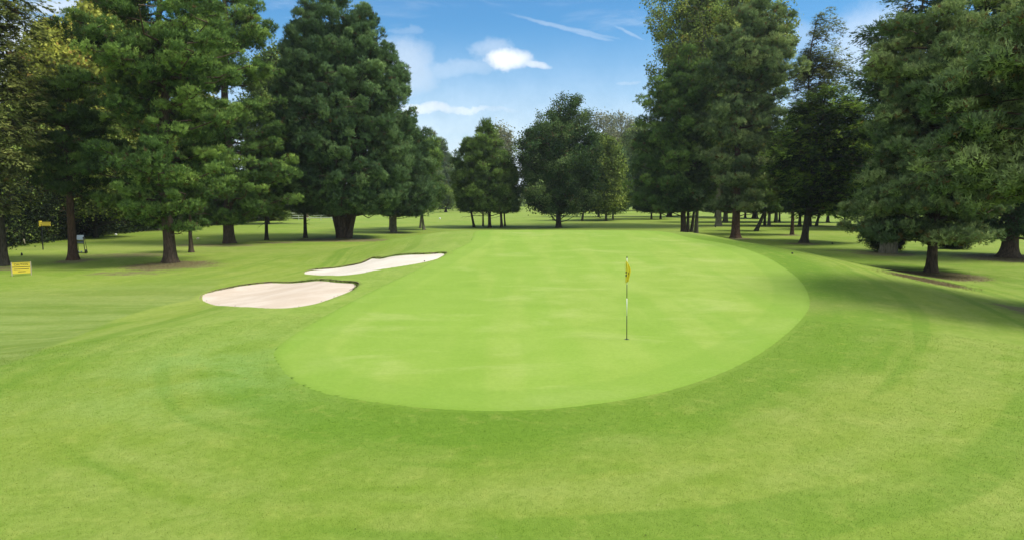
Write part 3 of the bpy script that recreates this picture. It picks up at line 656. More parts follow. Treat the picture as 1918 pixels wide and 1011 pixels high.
mb = MB(); mb.box((0, -.06, .91), (.52, .03, .16)); mb.build('lower_panel', BLUEG, t)
mb = MB(); mb.tube([(.40,-.15,.17),(.46,-.15,.17)], [.17,.17], 18); mb.build('wheel', DARKM, t, True)
for xx in (-.12, .08): mb = MB(); mb.tube([(xx,-.12,.12),(xx,-.12,.17),(xx,-.12,.22)], [.05,.065,.03], 10); mb.build('foot_weight', GREYP, t, True)
# ------------------------------------------------------------------ small things on the grass
def marker(u, v, hpx, name, label, cat, mat, kind='ball', wpx=None):
    p = G(u, v); k = p[1]/FPX; h = hpx*k; w_ = (wpx or hpx)*k; t = MB(); 
    if kind == 'stake':
        t.tube([(0,0,-.1),(0,0,h*.93),(0,0,h)], [w_/2,w_/2,w_/4], 8)
    elif kind == 'ball':
        r = w_/2; pr_ = [(-.3,.6),(0,.85),(.3,1),(.6,.9),(.85,.55),(1,.08)]
        t.tube([(0,0,a*h) for a,b in pr_], [b*r for a,b in pr_], 12)
    o = t.build(name, mat, None, True); o.location = p; tag(o, label, cat); return o
marker(47, 461, 13, 'wooden_stake', 'pale wooden stake leaning at the foot of the ivy hedge', 'stake', WOODP, 'stake', 2.4).rotation_euler.y = -.12
marker(41, 479, 6, 'yardage_stub', 'small black stub in the shade between the two left trees', 'marker', DARKM, 'ball', 3.4)
marker(217, 441, 3.4, 'tee_marker', 'small white marker at the edge of the hedge', 'tee marker', W_WHITE, 'ball', 5)
marker(371, 449, 4, 'tee_marker', 'cream marker on the grass right of the thin leaning trunk', 'tee marker', simple('cream_plastic', (.75,.70,.45), .5), 'ball', 6)
marker(824, 411, 3, 'tee_marker', 'tiny white marker out on the far fairway', 'tee marker', W_WHITE, 'ball', 3.5)
marker(1340, 426, 2.4, 'fallen_cone', 'small dark cone on the sunlit strip between the right trunks', 'cone', DARKM, 'ball', 2.6)
marker(1559, 457, 2.4, 'fallen_cone', 'dark cone in the shade right of the dark cypress trunk', 'cone', DARKM, 'ball', 4)
marker(1484, 475, 2.2, 'fallen_cone', 'dark cone near the back right rim of the green', 'cone', DARKM, 'ball', 4)
p = G(795, 489); q = on_depth(795, 489, p[1]-.2)
mb = MB(); mb.tube([(-.12,0,.0),(0,0,.11),(.13,.02,0)], [.04,.05,.03], 8); mb.tube([(0,0,.08),(.02,.1,.0)], [.03,.02], 6); o = mb.build('grass_clod', BARK_DARK, None, True); o.location = (p[0], p[1], p[2]-.12); tag(o, 'dark clod lying on the sand of the far bunker', 'clod')
# fallen leaves and twigs
rng = np.random.default_rng(11); m_ = 420
uu = rng.random(m_); rr_ = 6.5*np.exp(rng.random(m_)*1.7); aa = rng.uniform(-.75, .75, m_); lx, ly = rr_*np.sin(aa), rr_*np.cos(aa); s_ = sdist(lx, ly, GREEN); k = s_ > .3
for P in BUNK: k &= sdist(lx, ly, P) > .3
lx, ly, rr_ = lx[k], ly[k], rr_[k]; lz = zbase(lx, ly)+.012; m_ = len(lx); C_ = np.column_stack([lx, ly, lz]); d = unit(np.column_stack([rng.normal(0, 1, (m_, 2)), rng.normal(0, .35, m_)])); s2 = unit(np.cross(d, np.column_stack([rng.normal(0, .4, (m_, 2)), np.ones(m_)])))
L = rng.uniform(.005, .012, (m_, 1)); V = np.stack([C_-d*L, C_-s2*L*.45+[0,0,.004], C_+d*L, C_+s2*L*.45+[0,0,.01]], 1).reshape(-1, 3)
o = mk('leaf_litter', V, [np.arange(m_*4).reshape(-1, 4)], foliage('litter', (.03,.025,.012), (.07,.05,.02), (.30,.26,.12), deadamt=.3), attrs={'tint': np.repeat(rng.random(m_)**2, 4), 'dead': np.repeat(rng.random(m_), 4)}); tag(o, 'scattered fallen leaves and bits on the short grass', 'leaf litter', kind='stuff')
# short blades that break up the nearest turf
rng = np.random.default_rng(77); m_ = 420000
rr_ = 6.3*np.exp(rng.random(m_)*1.25); aa = rng.uniform(-.80, .80, m_); lx, ly = rr_*np.sin(aa), rr_*np.cos(aa); s_ = np.concatenate([sdist(lx[i:i+7000], ly[i:i+7000], GREEN) for i in range(0, m_, 7000)]); k = s_ > .10
lx, ly, rr_, s_ = lx[k], ly[k], rr_[k], s_[k]; m_ = len(lx); lz = zbase(lx, ly, s_) + .012*np.sin(lx*1.3+np.sin(ly*.9))*np.cos(ly*1.1)*sstep((np.hypot(lx, ly)-4)/6)*sstep((s_-.3)/1.5) - .004
C_ = np.column_stack([lx, ly, lz]); d = unit(np.column_stack([rng.normal(0, .8, (m_, 2)), np.full(m_, .8)])); s2 = unit(np.cross(d, rng.normal(0, 1, (m_, 3))))
L = (rng.uniform(.010, .022, m_)*(rr_/8)**.5)[:, None]; w_ = L*.17
V = np.stack([C_-s2*w_, C_+s2*w_, C_+d*L], 1).reshape(-1, 3); ga = ground_attrs(lx, ly, s_)
o = mk('short_grass', V, [np.arange(m_*3).reshape(-1, 3)], GRASS, attrs={k: np.repeat(a, 3) for k, a in ga.items()}); tag(o, 'short blades of mown grass in the foreground', 'grass', kind='stuff')
# dropped pine needles and cone scraps lying in the shade of the pines
rng = np.random.default_rng(78); PP = []
for (cx, cy, rx, ry, a) in spots:
    if cy < 62 and a > .95:
        k_ = 7000; PP.append(np.column_stack([cx+rng.normal(0, .5, k_)*rx, cy+rng.normal(0, .5, k_)*ry]))
PP = np.concatenate(PP); m_ = len(PP); lz = np.concatenate([zbase(PP[i:i+7000, 0], PP[i:i+7000, 1]) for i in range(0, m_, 7000)]) + .012
C_ = np.column_stack([PP, lz]); d = unit(np.column_stack([rng.normal(0, 1, (m_, 2)), rng.normal(.15, .3, m_)])); s2 = unit(np.cross(d, rng.normal(0, 1, (m_, 3))+[0, 0, 1.5])); L = rng.uniform(.04, .11, (m_, 1))
V = np.stack([C_-s2*.008, C_+s2*.008, C_+d*L], 1).reshape(-1, 3)
o = mk('needle_litter', V, [np.arange(m_*3).reshape(-1, 3)], foliage('needle_litter', (.06,.042,.022), (.15,.11,.06), (.33,.26,.14), deadamt=.2), attrs={'tint': np.repeat(rng.random(m_), 3), 'dead': np.repeat(rng.random(m_), 3), 'nrm': np.tile([0, 0, 1.0], (m_*3, 1))}); tag(o, 'brown dropped needles in rings under the pines', 'needle litter', kind='stuff')
# ------------------------------------------------------------------ house and rail fence far left
p = G(552, 408); Yh = 150.0; gz_ = float(ground_z(-45., Yh)[0])
x0 = on_depth(520, 400, Yh)[0]; x1 = on_depth(562, 400, Yh)[0]
BR = simple('red_brick', (.26,.09,.055), .9, .3, 3); RF = simple('roof_tiles', (.16,.075,.05), .9, .3, 2); CR = simple('cream_render', (.62,.56,.42), .8, .1)
t = empty('brick_house', ((x0+x1)/2, Yh, gz_)); tag(t, 'small red brick house with cream upper wall glimpsed behind the left hedge', 'house')
wd = x1-x0; mb = MB(); mb.box((0, 3, 1.1), (wd, 6, 2.3)); mb.build('wall', BR, t)
mb = MB(); mb.box((0, 3, 2.75), (wd-.02, 5.98, 1.0)); mb.build('upper_wall', CR, t)
mb = MB(); e_ = .5; mb.add([(-wd/2-e_,-e_,3.2),(wd/2+e_,-e_,3.2),(wd/2+e_,6+e_,3.2),(-wd/2-e_,6+e_,3.2),(-wd/2-e_,3,5.6),(wd/2+e_,3,5.6)], [(0,1,5,4),(2,3,4,5),(1,2,5),(3,0,4),(3,2,1,0)]); rf = mb.build('roof', RF, t)
for xx in (-1.2, .9):
    mb = MB(); mb.box((xx, -.02, 1.35), (.9, .08, 1.0)); wn_ = mb.build('window', W_WHITE, t); mb = MB(); mb.box((xx, -.065, 1.35), (.76, .02, .86)); mb.build('pane', simple('dark_glass', (.03,.035,.04), .1), wn_)
t = empty('rail_fence', (on_depth(580, 405, 135)[0], 135, float(ground_z(-40., 135)[0]))); tag(t, 'white rail fence on the far edge behind the big conical tree', 'fence')
for zz in (.5, .95, 1.4): mb = MB(); mb.box((0, 0, zz), (9, .05, .16)); mb.build('rail', W_WHITE, t)
for xx in np.linspace(-4.4, 4.4, 5): mb = MB(); mb.box((xx, .06, .8), (.12, .07, 1.7)); mb.build('post', W_WHITE, t)
# ------------------------------------------------------------------ trees
def leafmass(name, label, cat, path, hts, thick, size, nb, n, mat, seed, kind=None, group=None, tintb=(.45,.25), wavy=1.2):
    rng = np.random.default_rng(seed); path = np.array(path, float); hts = np.array(hts, float); org = path.mean(0)
    cum = np.concatenate([[0], np.cumsum(np.hypot(*np.diff(path, axis=0).T))]); f = np.interp(rng.random(n)*cum[-1], cum, np.arange(len(path))); i = np.minimum(f.astype(int), len(path)-2); g = (f-i)[:, None]
    P = path[i]*(1-g)+path[i+1]*g; h = hts[i]*(1-g[:, 0])+hts[i+1]*g[:, 0]; h = h*(1+.16*np.sin(f*9)+.10*np.sin(f*23+1))
    zf = rng.random(n)**.85; dx = rng.normal(0, .5, (n, 2))*thick*(1-.35*zf[:, None]) + np.stack([np.sin(f*17+zf*5), np.cos(f*13+zf*7)], 1)*wavy*.4
    x, y = P[:, 0]+dx[:, 0], P[:, 1]+dx[:, 1]
    z = h*zf
    C_ = np.stack([x-org[0], y-org[1], z + ground_z(x, y) - 0], 1); z0 = float(ground_z(org[0], org[1])[0]); C_[:, 2] -= z0
    # cluster
    cl = rng.integers(0, 40, n); tint = tintb[0] + .3*np.sin(x*1.1)*np.sin(z*1.7+y*.6) + rng.normal(0, tintb[1]*.6, n)
    V, F, at = foliage_mesh(rng, C_, unit(rng.normal(0, 1, (n, 3))+[0, 0, .4]), size, nb, 'leaf', tint)
    o = mk(name, V, F, mat, attrs=at); o.location = (org[0], org[1], z0); tag(o, label, cat, group, kind); return o
hp = [G(u, v)[:2] for u, v in [(-260,500),(-100,478),(0,463),(90,452),(180,442),(260,434),(340,428),(420,421),(500,413),(530,410)]]
hp = [np.array(q)+np.array([-.3, 1.8]) for q in hp]
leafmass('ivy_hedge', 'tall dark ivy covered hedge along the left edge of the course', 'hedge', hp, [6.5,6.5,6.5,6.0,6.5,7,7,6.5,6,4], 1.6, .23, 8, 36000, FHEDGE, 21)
hp2 = [np.array(q)+np.array([-3, 7.0]) for q in hp]
leafmass('thicket', 'dense leafy thicket rising behind the ivy hedge', 'thicket', hp2, [8,8,9,9.5,9.5,10,10,9,8,7], 3, .30, 6, 17000, FGRN, 22, tintb=(.35,.25))
far = [(r*math.sin(a), r*math.cos(a)) for a, r in zip(np.linspace(-.95, .95, 30), 330+40*np.sin(np.arange(30)*1.3))]
leafmass('distant_wood', 'far wood closing the view beyond the fairways', 'wood', far, list(9+3*np.sin(np.arange(30)*2.1)), 9, 1.1, 5, 16000, FGRN, 23, kind='stuff', tintb=(.35,.2), wavy=4)
# left side, near to far
tree('larch', 'olive feathery larch cut by the left edge of the photo', 'tree', (6,498), [(-60,-40,50),(0,-90,70),(120,-110,66),(230,-90,60),(330,-70,50),(395,-50,34)], 24, FLA, BARK_DARK, 1, style='spray', size=.34, nb=9, limbs=80, puffs=7, pr=.75, tpp=7, rise=.05, droop=.35, flat=.7, inner=.4, tintb=(.45,.25))
tree('layered_pine', 'pine with flat reddish layered boughs, second trunk from the left', 'tree', (138,487), [(125,125,150),(150,80,190),(180,60,225),(250,45,225),(310,60,215),(350,80,205),(395,110,160)], 20, FPO, BARK_RED, 2, size=.24, nb=9, limbs=36, puffs=7, pr=0.84, tpp=34, rise=.12, flat=.32, inner=.35, tintb=(.32,.2))
tree('tall_pine', 'tall pine with the thick straight trunk nearest the yellow caution board', 'tree', (320,492), [(-150,300,340),(-60,250,400),(0,195,430),(60,140,450),(130,150,470),(200,200,440),(260,165,440),(320,150,450),(360,155,420),(400,170,400),(430,230,360)], 28, FP, BARK_PINE, 3, size=.21, nb=13, limbs=74, puffs=8, pr=0.90, tpp=41, rise=.18, flat=.55, inner=.3, tintb=(.48,.22))
tree('young_pine', 'small thin trunked pine tucked right behind the tall pine', 'tree', (358,473), [(330,345,370),(370,325,390),(410,330,395),(430,345,372)], 10, FP, BARK_PINE, 4, size=.24, nb=8, limbs=12, puffs=5, pr=0.60, tpp=31, rise=.3, tintb=(.35,.2))
tree('broad_pine', 'broad pine with a stout ragged trunk and a low bright bough reaching right', 'tree', (429,456), [(-60,380,440),(20,350,500),(90,340,520),(160,360,520),(240,355,530),(300,350,550),(335,340,588),(365,350,560),(395,360,520),(415,390,460)], 26, FP, BARK_PINE, 5, size=.23, nb=13, limbs=74, puffs=8, pr=1.08, tpp=41, rise=.2, flat=.55, inner=.25, tintb=(.55,.22), flare=1.35)
tree('slim_pine', 'slim straight trunked pine just right of the broad pine', 'tree', (499,450), [(250,480,520),(320,460,545),(370,455,560),(405,470,540)], 8.5, FP, BARK_DARK, 6, size=.26, nb=8, limbs=25, puffs=7, pr=0.84, tpp=34, rise=.25, tintb=(.45,.2))
tree('slim_pine', 'slim trunk standing in front of the white rail fence', 'tree', (572,446), [(260,550,590),(330,530,610),(370,530,610),(400,550,590)], 8.5, FPD, BARK_DARK, 7, size=.26, nb=8, limbs=25, puffs=7, pr=0.84, tpp=34, rise=.25, tintb=(.4,.2))
tree('conical_pine', 'huge dense conical pine with a flaring many stemmed base', 'tree', (645,446), [(-6,600,650),(10,565,680),(50,545,705),(100,535,735),(160,525,765),(230,515,772),(290,520,770),(340,530,765),(375,555,750),(400,590,725)], 15, FPD, BARK_PINE, 8, size=.27, nb=12, limbs=240, puffs=8, pr=.80, tpp=36, rise=.6, flat=1.0, inner=.12, tintb=(.5,.2), upt=1.0,
     stems=[(-4,16,-.16),(0,26,0),(4,18,.18),(7,14,.34),(-7,12,-.30)], shell=.55, edge=.035)
tree('dark_pine', 'dark pine with twin trunks right of the conical pine', 'tree', (738,436), [(225,745,765),(260,715,800),(320,700,810),(360,700,812),(392,710,805),(402,720,790)], 13, FPD, BARK_GREY, 9, size=.34, nb=9, limbs=56, puffs=8, pr=1.14, tpp=37, rise=.3, flat=.7, inner=.2, tintb=(.42,.2))
tree('bare_trunked_tree', 'thinner grey trunk standing just behind the dark pine', 'tree', (732,431), [(300,700,745),(350,695,760),(395,705,760)], 7, FPD, BARK_GREY, 10, size=.34, nb=8, limbs=15, puffs=7, pr=1.08, tpp=31, rise=.3)
tree('light_pine', 'lighter green pine at the right end of the left group', 'tree', (794,431), [(250,780,790),(275,760,822),(320,755,828),(350,758,832),(380,770,825),(395,780,812)], 6, FP, BARK_GREY, 12, size=.32, nb=8, limbs=37, puffs=7, pr=0.96, tpp=31, rise=.3, flat=.8, inner=.2, tintb=(.55,.2), lean=-.5)
tree('light_pine', 'thin companion trunk left of the light green pine', 'tree', (787,428), [(290,770,800),(330,760,815),(380,765,810)], 5, FP, BARK_GREY, 13, size=.32, nb=8, limbs=17, puffs=7, pr=0.96, tpp=27, rise=.3, tintb=(.5,.2), lean=.3)
tree('yellowing_bush_tree', 'small yellow green leafy tree before the distant trunks', 'tree', (835,398), [(345,815,840),(360,795,855),(378,800,860),(388,815,850)], 6, FSHRUB, BARK_DARK, 14, style='leaf', size=.5, nb=8, limbs=26, puffs=6, pr=1.3, tpp=10, rise=.5, flat=.8, tintb=(.3,.2))
for k, (u, vb, vt, hw, s, lab) in enumerate([(826,392,262,24,31,'bluish far conifer with the thick dark trunk'),(838,392,290,16,32,'narrow far conifer beside the bluish one'),(858,391,288,16,33,'slim trunked far conifer nearest the central pines'),(806,393,250,20,34,'pointed far conifer half hidden behind the light green pine')]):
    tree('far_conifer', lab, 'tree', (u, vb), [(vt,u-2,u+2),(vt+30,u-hw*.5,u+hw*.5),(vt+75,u-hw,u+hw),(372,u-hw,u+hw),(382,u-hw*.6,u+hw*.6)], 5 if k else 8, FPB if k != 2 else FPD, BARK_DARK, s, size=.9, nb=8, limbs=70, puffs=6, pr=1.9, tpp=14, rise=.3, flat=.8, inner=.2, tintb=(.35,.2), group='far conifers down the fairway')
# behind the left group
tree('yellow_poplar', 'yellow leaved tall tree showing at the top left beyond the pines', 'tree', (215,436), [(-30,190,215),(10,160,245),(60,140,265),(120,120,290),(180,100,300),(260,100,300),(340,130,280)], 12, FYEL, BARK_GREY, 41, style='leaf', size=.55, nb=9, limbs=130, puffs=9, pr=1.3, tpp=15, rise=.9, flat=1.1, tintb=(.5,.2))
tree('yellow_poplar', 'lower yellow green tree between the larch and the layered pine', 'tree', (100,440), [(40,90,110),(75,66,150),(130,45,185),(230,30,180),(320,50,170)], 12, FYEL, BARK_GREY, 42, style='leaf', size=.5, nb=9, limbs=120, puffs=9, pr=1.2, tpp=15, rise=.8, flat=1.1, tintb=(.35,.2))
tree('yellow_poplar', 'yellowish tree glimpsed through the tall pine', 'tree', (300,432), [(60,280,330),(110,250,380),(200,240,400),(320,260,390)], 12, FYEL, BARK_GREY, 43, style='leaf', size=.55, nb=7, limbs=70, puffs=6, pr=1.2, tpp=9, rise=.8, flat=1.1, tintb=(.2,.2))
tree('leafy_tree', 'green leafy tree filling the gap between the broad and conical pines', 'tree', (500,420), [(90,495,520),(130,470,550),(220,450,570),(300,450,590),(370,470,580)], 10, FGRN, BARK_DARK, 44, style='leaf', size=.5, nb=8, limbs=80, puffs=7, pr=1.2, tpp=10, rise=.6, flat=.9, tintb=(.4,.2))
tree('leafy_tree', 'dark leafy tree behind the larch at the left edge', 'tree', (-20,455), [(150,-60,30),(220,-90,60),(320,-90,70),(400,-70,60)], 10, FGRN, BARK_DARK, 45, style='leaf', size=.35, nb=8, limbs=60, puffs=7, pr=1.0, tpp=10, rise=.6, flat=.9, tintb=(.5,.2))
tree('leafy_tree', 'green leafy tree behind the layered pine by the hedge', 'tree', (180,446), [(210,160,210),(260,110,250),(330,100,270),(400,120,260)], 9, FGRN, BARK_DARK, 46, style='leaf', size=.35, nb=8, limbs=70, puffs=7, pr=1.0, tpp=10, rise=.6, flat=.9, tintb=(.65,.2))
# centre
GP_ = 'small pines clustered behind the green'
tree('small_pine', 'pointed tallest small pine in the cluster behind the green', 'tree', (917,427), [(234,908,914),(256,894,926),(292,872,942),(335,856,956),(368,854,962),(392,868,950)], 8, FPO, BARK_DARK, 51, size=.42, nb=8, limbs=62, puffs=7, pr=1.02, tpp=31, rise=.35, flat=.75, inner=.2, tintb=(.6,.22), group=GP_, edge=.08)
tree('small_pine', 'leftmost small pine of the cluster, on a curved trunk', 'tree', (888,426), [(270,868,892),(300,852,905),(340,846,915),(370,850,915),(395,862,905)], 5.5, FPO, BARK_DARK, 52, size=.42, nb=8, limbs=37, puffs=7, pr=0.96, tpp=31, rise=.35, flat=.75, inner=.2, tintb=(.6,.22), group=GP_, lean=-.7, edge=.12)
tree('small_pine', 'bright front right small pine of the cluster', 'tree', (940,426), [(292,925,945),(320,912,965),(350,905,973),(378,908,977),(396,920,968)], 6, FP, BARK_PINE, 53, size=.42, nb=8, limbs=41, puffs=7, pr=0.96, tpp=31, rise=.3, flat=.75, inner=.2, tintb=(.6,.22), group=GP_, lean=-.3, edge=.12)
tree('small_pine', 'thin straight stem second from left in the cluster', 'tree', (905,424), [(300,885,920),(350,880,925),(395,890,920)], 4, FPO, BARK_GREY, 54, size=.42, nb=7, limbs=16, puffs=7, pr=0.96, tpp=24, rise=.3, group=GP_)
tree('small_pine', 'thin dark stem at the right end of the cluster', 'tree', (946,424), [(310,935,960),(350,925,970),(396,930,968)], 4, FP, BARK_DARK, 55, size=.42, nb=7, limbs=15, puffs=7, pr=0.96, tpp=24, rise=.3, group=GP_, lean=-.3)
tree('holm_oak', 'big dark round headed oak standing alone in the centre', 'tree', (1046,427), [(170,1062,1086),(192,1040,1094),(210,1022,1104),(232,994,1112),(256,958,1122),(290,950,1126),(330,950,1126),(360,958,1122),(385,976,1110),(396,990,1090)], 13, FOAK, BARK_DARK, 56, style='leaf', size=.30, nb=9, limbs=120, puffs=10, pr=1.0, tpp=20, rise=.55, flat=.8, inner=.3, tintb=(.5,.25), flare=1.5, edge=.24, trunk_top=12)
GB = 'thin grey trunked trees behind the lone oak'
for k, (u, v, prof, w_, s, lab, mt, ln) in enumerate([
    (1090,414,[(290,1085,1110),(320,1070,1125),(360,1065,1125),(392,1075,1115)],5,57,'pale leaning trunk just right of the lone oak',FOAK,.5),
    (1121,407,[(255,1105,1130),(290,1085,1150),(340,1080,1155),(385,1095,1150)],5,58,'middle grey trunk of those right of the oak',FGRN,.0),
    (1135,414,[(262,1120,1145),(300,1105,1168),(350,1100,1172),(392,1110,1165)],5,59,'rightmost pale trunk under rounded green foliage',FGRN,.0),
    (1151,401,[(285,1150,1165),(320,1135,1185),(370,1135,1182),(390,1145,1175)],6,60,'dark leaning trunk at the edge of the open fairway',FOAK,.8)]):
    tree('leafy_tree', lab, 'tree', (u, v), prof, w_, mt, BARK_GREY if k < 3 else BARK_DARK, s, style='leaf', size=.5, nb=8, limbs=60, puffs=7, pr=1.2, tpp=11, rise=.5, flat=.8, inner=.25, tintb=(.45,.22), lean=ln, group=GB)
tree('young_larch', 'small yellow green tree at the right skirt of the oak group', 'tree', (1148,412), [(322,1145,1152),(340,1132,1164),(365,1128,1168),(388,1138,1160)], 4, FSHRUB, BARK_GREY, 61, style='spray', size=.8, nb=8, limbs=34, puffs=5, pr=.9, tpp=6, rise=.1, droop=.2, tintb=(.1,.15))
for (u, vb, vt, hw, s, lab) in [(932,396,232,30,62,'pale wispy tree top showing between the small pines and the oak'),(1128,393,220,34,63,'pale nearly bare tree behind the right side of the oak'),(1162,391,216,34,64,'palest bare crowned tree just left of the right hand pines')]:
    tree('pale_tree', lab, 'tree', (u, vb), [(vt,u-hw*.5,u+hw*.5),(vt+16,u-hw*.9,u+hw*.9),(vt+45,u-hw,u+hw),(vt+90,u-hw,u+hw),(372,u-hw*.7,u+hw*.7)], 6, FPALE, BARK_GREY, s, style='leaf', size=.8, nb=5, limbs=80, puffs=6, pr=2.0, tpp=7, rise=1.2, flat=1.1, inner=.2, tintb=(.5,.2), group='pale far trees')
tree('leafy_tree', 'green tree just left of the right hand pines beyond the gap', 'tree', (1195,395), [(238,1185,1205),(262,1165,1225),(310,1160,1240),(355,1165,1235),(380,1175,1225)], 8, FGRN, BARK_DARK, 65, style='leaf', size=.8, nb=8, limbs=80, puffs=7, pr=1.9, tpp=11, rise=.5, flat=.8, tintb=(.5,.2))
# right side
tree('poplar', 'tall yellow green poplar rising over the right hand pines', 'tree', (1345,424), [(-60,1240,1430),(0,1212,1466),(60,1206,1486),(110,1208,1488),(170,1214,1474),(230,1250,1440),(320,1280,1400)], 14, FPOP, BARK_GREY, 71, style='leaf', size=.42, nb=9, limbs=190, puffs=9, pr=1.1, tpp=15, rise=1.0, flat=1.1, inner=.4, tintb=(.5,.22), edge=.16)
tree('bushy_pine', 'bushy green pine at the left end of the right hand group', 'tree', (1281,440), [(86,1282,1304),(120,1262,1322),(155,1225,1340),(180,1206,1350),(215,1198,1350),(260,1188,1340),(310,1178,1340),(350,1172,1335),(375,1180,1325),(395,1195,1310)], 13, FP, BARK_PINE, 72, size=.27, nb=12, limbs=105, puffs=8, pr=1.14, tpp=37, rise=.3, flat=.7, inner=.22, tintb=(.42,.22), edge=0.20)
tree('twisted_tree', 'dark split trunk squeezed between the bushy pine and its neighbour', 'tree', (1291,435), [(330,1270,1310),(360,1262,1318),(392,1270,1310)], 8, FPD, BARK_DARK, 73, size=.34, nb=8, limbs=16, puffs=5, pr=0.84, tpp=27, rise=.4, stems=[(-3,7,-.02),(4,8,.12)])
tree('scots_pine', 'slender lichen grey trunk right of the bushy pine', 'tree', (1304,440), [(250,1290,1325),(300,1280,1335),(345,1280,1340),(375,1285,1335)], 9.5, FP, BARK_GREY, 74, size=.30, nb=8, limbs=25, puffs=7, pr=0.90, tpp=31, rise=.3, tintb=(.5,.2))
tree('scots_pine', 'large scots pine with a thick reddish trunk and grey green boughs', 'tree', (1377,446), [(4,1395,1440),(40,1350,1485),(90,1325,1500),(150,1310,1495),(220,1305,1470),(280,1310,1445),(330,1320,1440),(365,1300,1445),(392,1330,1430)], 20, FPB, BARK_RED, 75, size=.26, nb=12, limbs=93, puffs=8, pr=1.02, tpp=39, rise=.25, flat=.6, inner=.22, tintb=(.52,.22), edge=0.20)
tree('leaning_tree', 'short trunk leaning right with a pale lit left side', 'tree', (1416,433), [(300,1420,1450),(350,1400,1465),(392,1410,1460)], 9, FPO, BARK_DARK, 76, size=.34, nb=8, limbs=22, puffs=7, pr=0.96, tpp=27, rise=.3, lean=1.3)
tree('sparse_larch', 'thin see through larch with a bare pointed top against the sky', 'tree', (1483,440), [(18,1549,1553),(50,1530,1578),(90,1512,1588),(140,1490,1602),(190,1475,1600),(260,1440,1560),(340,1440,1540),(385,1455,1510)], 8, FLA, BARK_RED, 77, style='spray', size=.30, nb=7, limbs=150, puffs=8, pr=.6, tpp=9, rise=.0, droop=.15, flat=.6, inner=.5, tintb=(.25,.25), edge=.2)
tree('dark_cypress', 'near black cypress with bright lime sprays along its left side', 'tree', (1506,455), [(168,1540,1590),(200,1480,1640),(240,1455,1660),(290,1440,1665),(330,1450,1660),(370,1470,1645),(398,1490,1620),(412,1505,1590)], 16, FCY, BARK_DARK, 78, style='spray', size=.30, nb=11, limbs=170, puffs=9, pr=.75, tpp=9, rise=.1, droop=.12, flat=.5, inner=.25, tintb=(.48,.28), flare=1.6)
GR = 'dark trunked trees beyond the right hand shade'
mid = [(1220,411,265,30,4,'thin stem standing first right of the open fairway gap',FP,0),(1237,411,250,30,4.5,'second thin stem right of the open fairway gap',FP,.0),(1253,407,255,40,12,'dark forked bush like tree right of two thin stems',FPD,.3),
 (1341,407,262,30,6,'dark trunk seen left of the thick reddish trunk, far off',FPD,0),(1359,417,250,34,11,'pale flared grey trunk beside the thick reddish trunk',FPO,0),(1396,409,255,30,5,'thin dark far trunk just right of the thick reddish trunk',FPD,0),
 (1414,410,260,34,12,'broad black far trunk behind the leaning tree',FPD,0),(1432,423,250,34,6,'dark trunk right behind the leaning tree',FPO,0),(1440,423,255,30,7,'pale streaked trunk in the far shaded row',FPO,0),(1453,417,252,34,8,'double dark trunk right of the pale streaked one',FPD,0),
 (1460,416,250,30,4,'slim black trunk beyond the larch stem',FPD,0),(1498,424,262,36,7,'dark trunk close left of the cypress, beyond it',FPD,0),(1517,424,260,34,7,'black trunk right behind the cypress trunk',FPD,0),(1529,423,262,30,6,'forked far trunk right of the cypress',FPD,.8),
 (1550,417,255,36,7,'lone far trunk in the bright gap right of the cypress',FPD,0),(1581,425,258,34,4,'thin far stem at the end of the sunlit strip',FPD,0),(1625,430,240,50,9,'far dark trunk mostly hidden left of the ivy clad stump',FPD,0),(1840,432,240,60,12,'dark far tree seen between the right hand pines',FPD,0)]
for k, (u, v, vt, hw, w_, lab, mt, ln) in enumerate(mid):
    tree('shade_tree', lab, 'tree', (u, v), [(vt,u-hw*.4,u+hw*.4),(vt+30,u-hw*1.1,u+hw*1.1),(vt+70,u-hw*1.3,u+hw*1.3),(375,u-hw*1.3,u+hw*1.3),(388,u-hw*1.1,u+hw*1.1),(396,u-hw*.6,u+hw*.6)], w_, mt, BARK_GREY if 'pale' in lab else BARK_DARK, 100+k, style='needle', size=.5, nb=8, limbs=60, puffs=6, pr=1.3, tpp=16, rise=.35, flat=.7, inner=.3, tintb=(.38,.2), lean=ln, group=GR)
tree('ivy_clad_tree', 'dark tree with a broad furrowed stump wrapped in ivy', 'tree', (1662,474), [(-60,1690,1800),(10,1645,1860),(60,1625,1880),(130,1600,1880),(170,1590,1860),(230,1625,1860),(320,1620,1840),(400,1625,1760),(440,1640,1720)], 17, FPD, BARK_GREY, 79, style='spray', size=.34, nb=10, limbs=130, puffs=8, pr=.9, tpp=9, rise=.2, droop=.1, flat=.6, inner=.3, tintb=(.42,.25), stems=[(0,20,.12),(8,14,.2),(-7,8,.03)], edge=.2)
tree('spreading_pine', 'spreading blue green pine with a short trunk in a ring of brown needles', 'tree', (1746,510), [(20,1660,1760),(50,1640,1850),(110,1625,1900),(160,1632,1930),(220,1650,1920),(270,1628,1920),(330,1618,1920),(380,1600,1910),(425,1592,1890),(450,1610,1850)], 23, FPB, BARK_PINE, 80, size=.19, nb=14, limbs=105, puffs=10, pr=0.86, tpp=42, rise=.15, flat=.5, inner=.25, tintb=(.5,.22), edge=0.17)
tree('gnarled_pine', 'gnarled thick trunk at the far right edge under dark boughs', 'tree', (1890,482), [(-100,1840,1960),(-20,1780,2040),(80,1770,2080),(200,1780,2080),(320,1790,2070),(400,1800,2050),(440,1830,2010)], 34, FPD, BARK_PINE, 81, size=.3, nb=9, limbs=68, puffs=8, pr=1.08, tpp=37, rise=.2, flat=.6, inner=.3, tintb=(.4,.2), flare=1.7)
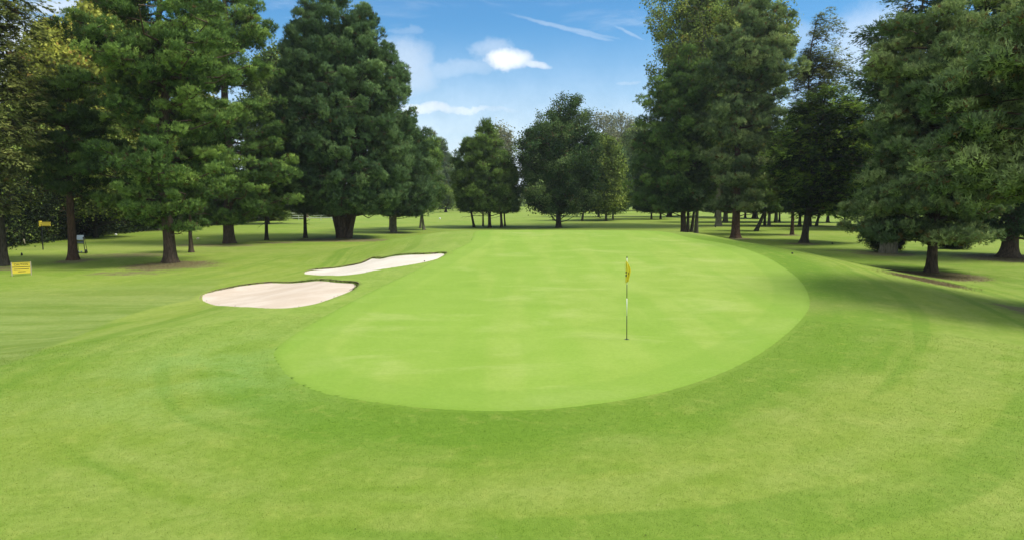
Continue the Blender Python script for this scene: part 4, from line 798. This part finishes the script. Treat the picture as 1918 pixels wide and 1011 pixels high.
tree('overhanging_pine', 'pine outside the right edge whose bright boughs hang into view', 'tree', (2075,600), [(-160,2000,2200),(-40,1900,2300),(60,1830,2350),(140,1790,2360),(220,1735,2360),(290,1760,2360),(350,1800,2340),(400,1850,2300)], 30, FPB, BARK_PINE, 82, size=.2, nb=11, limbs=74, puffs=8, pr=0.72, tpp=44, rise=.15, flat=.55, inner=.25, tintb=(.6,.22))
# ivy and shrubs
def shrub(name, label, cat, u, v, wpx, hpx, n, size, mat, seed, tb=(.4,.25)):
    p = G(u, v); k = p[1]/FPX; rng = np.random.default_rng(seed); d = unit(rng.normal(0, 1, (n, 3))); r = rng.random((n, 1))**.4
    q = d*r*np.array([wpx*k/2, wpx*k/2, hpx*k/2])*(1+.25*np.sin(d[:, :1]*9+seed)) + np.array([0, 0, hpx*k/2]); q = q[q[:, 2] > .02]
    V, F, at = foliage_mesh(rng, q, unit(q+[0, 0, .3]), size, 6, 'leaf', tb[0] + rng.normal(0, tb[1]*.6, len(q)))
    o = mk(name, V, F, mat, attrs=at); o.location = p; tag(o, label, cat); return o
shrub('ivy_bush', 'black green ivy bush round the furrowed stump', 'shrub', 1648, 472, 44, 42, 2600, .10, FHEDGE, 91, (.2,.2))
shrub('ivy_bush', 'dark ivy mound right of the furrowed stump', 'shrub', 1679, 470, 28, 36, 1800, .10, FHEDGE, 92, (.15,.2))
shrub('bright_shrub', 'sunlit yellow green shrub under the spreading pine', 'shrub', 1700, 445, 44, 16, 900, .16, FSHRUB, 93)
shrub('bright_shrub', 'sunlit yellow green shrub left of the gnarled trunk', 'shrub', 1868, 448, 40, 26, 1200, .16, FSHRUB, 94)
shrub('low_bush', 'low green bush where the ivy hedge ends', 'shrub', 522, 414, 40, 22, 1500, .22, FGRN, 95)
shrub('low_bush', 'grey green bush in front of the brick house', 'shrub', 560, 411, 24, 14, 900, .22, FGRN, 96)
shrub('low_bush', 'dark bush right of the white rail fence', 'shrub', 610, 409, 50, 16, 1500, .22, FGRN, 97, (.2,.2))
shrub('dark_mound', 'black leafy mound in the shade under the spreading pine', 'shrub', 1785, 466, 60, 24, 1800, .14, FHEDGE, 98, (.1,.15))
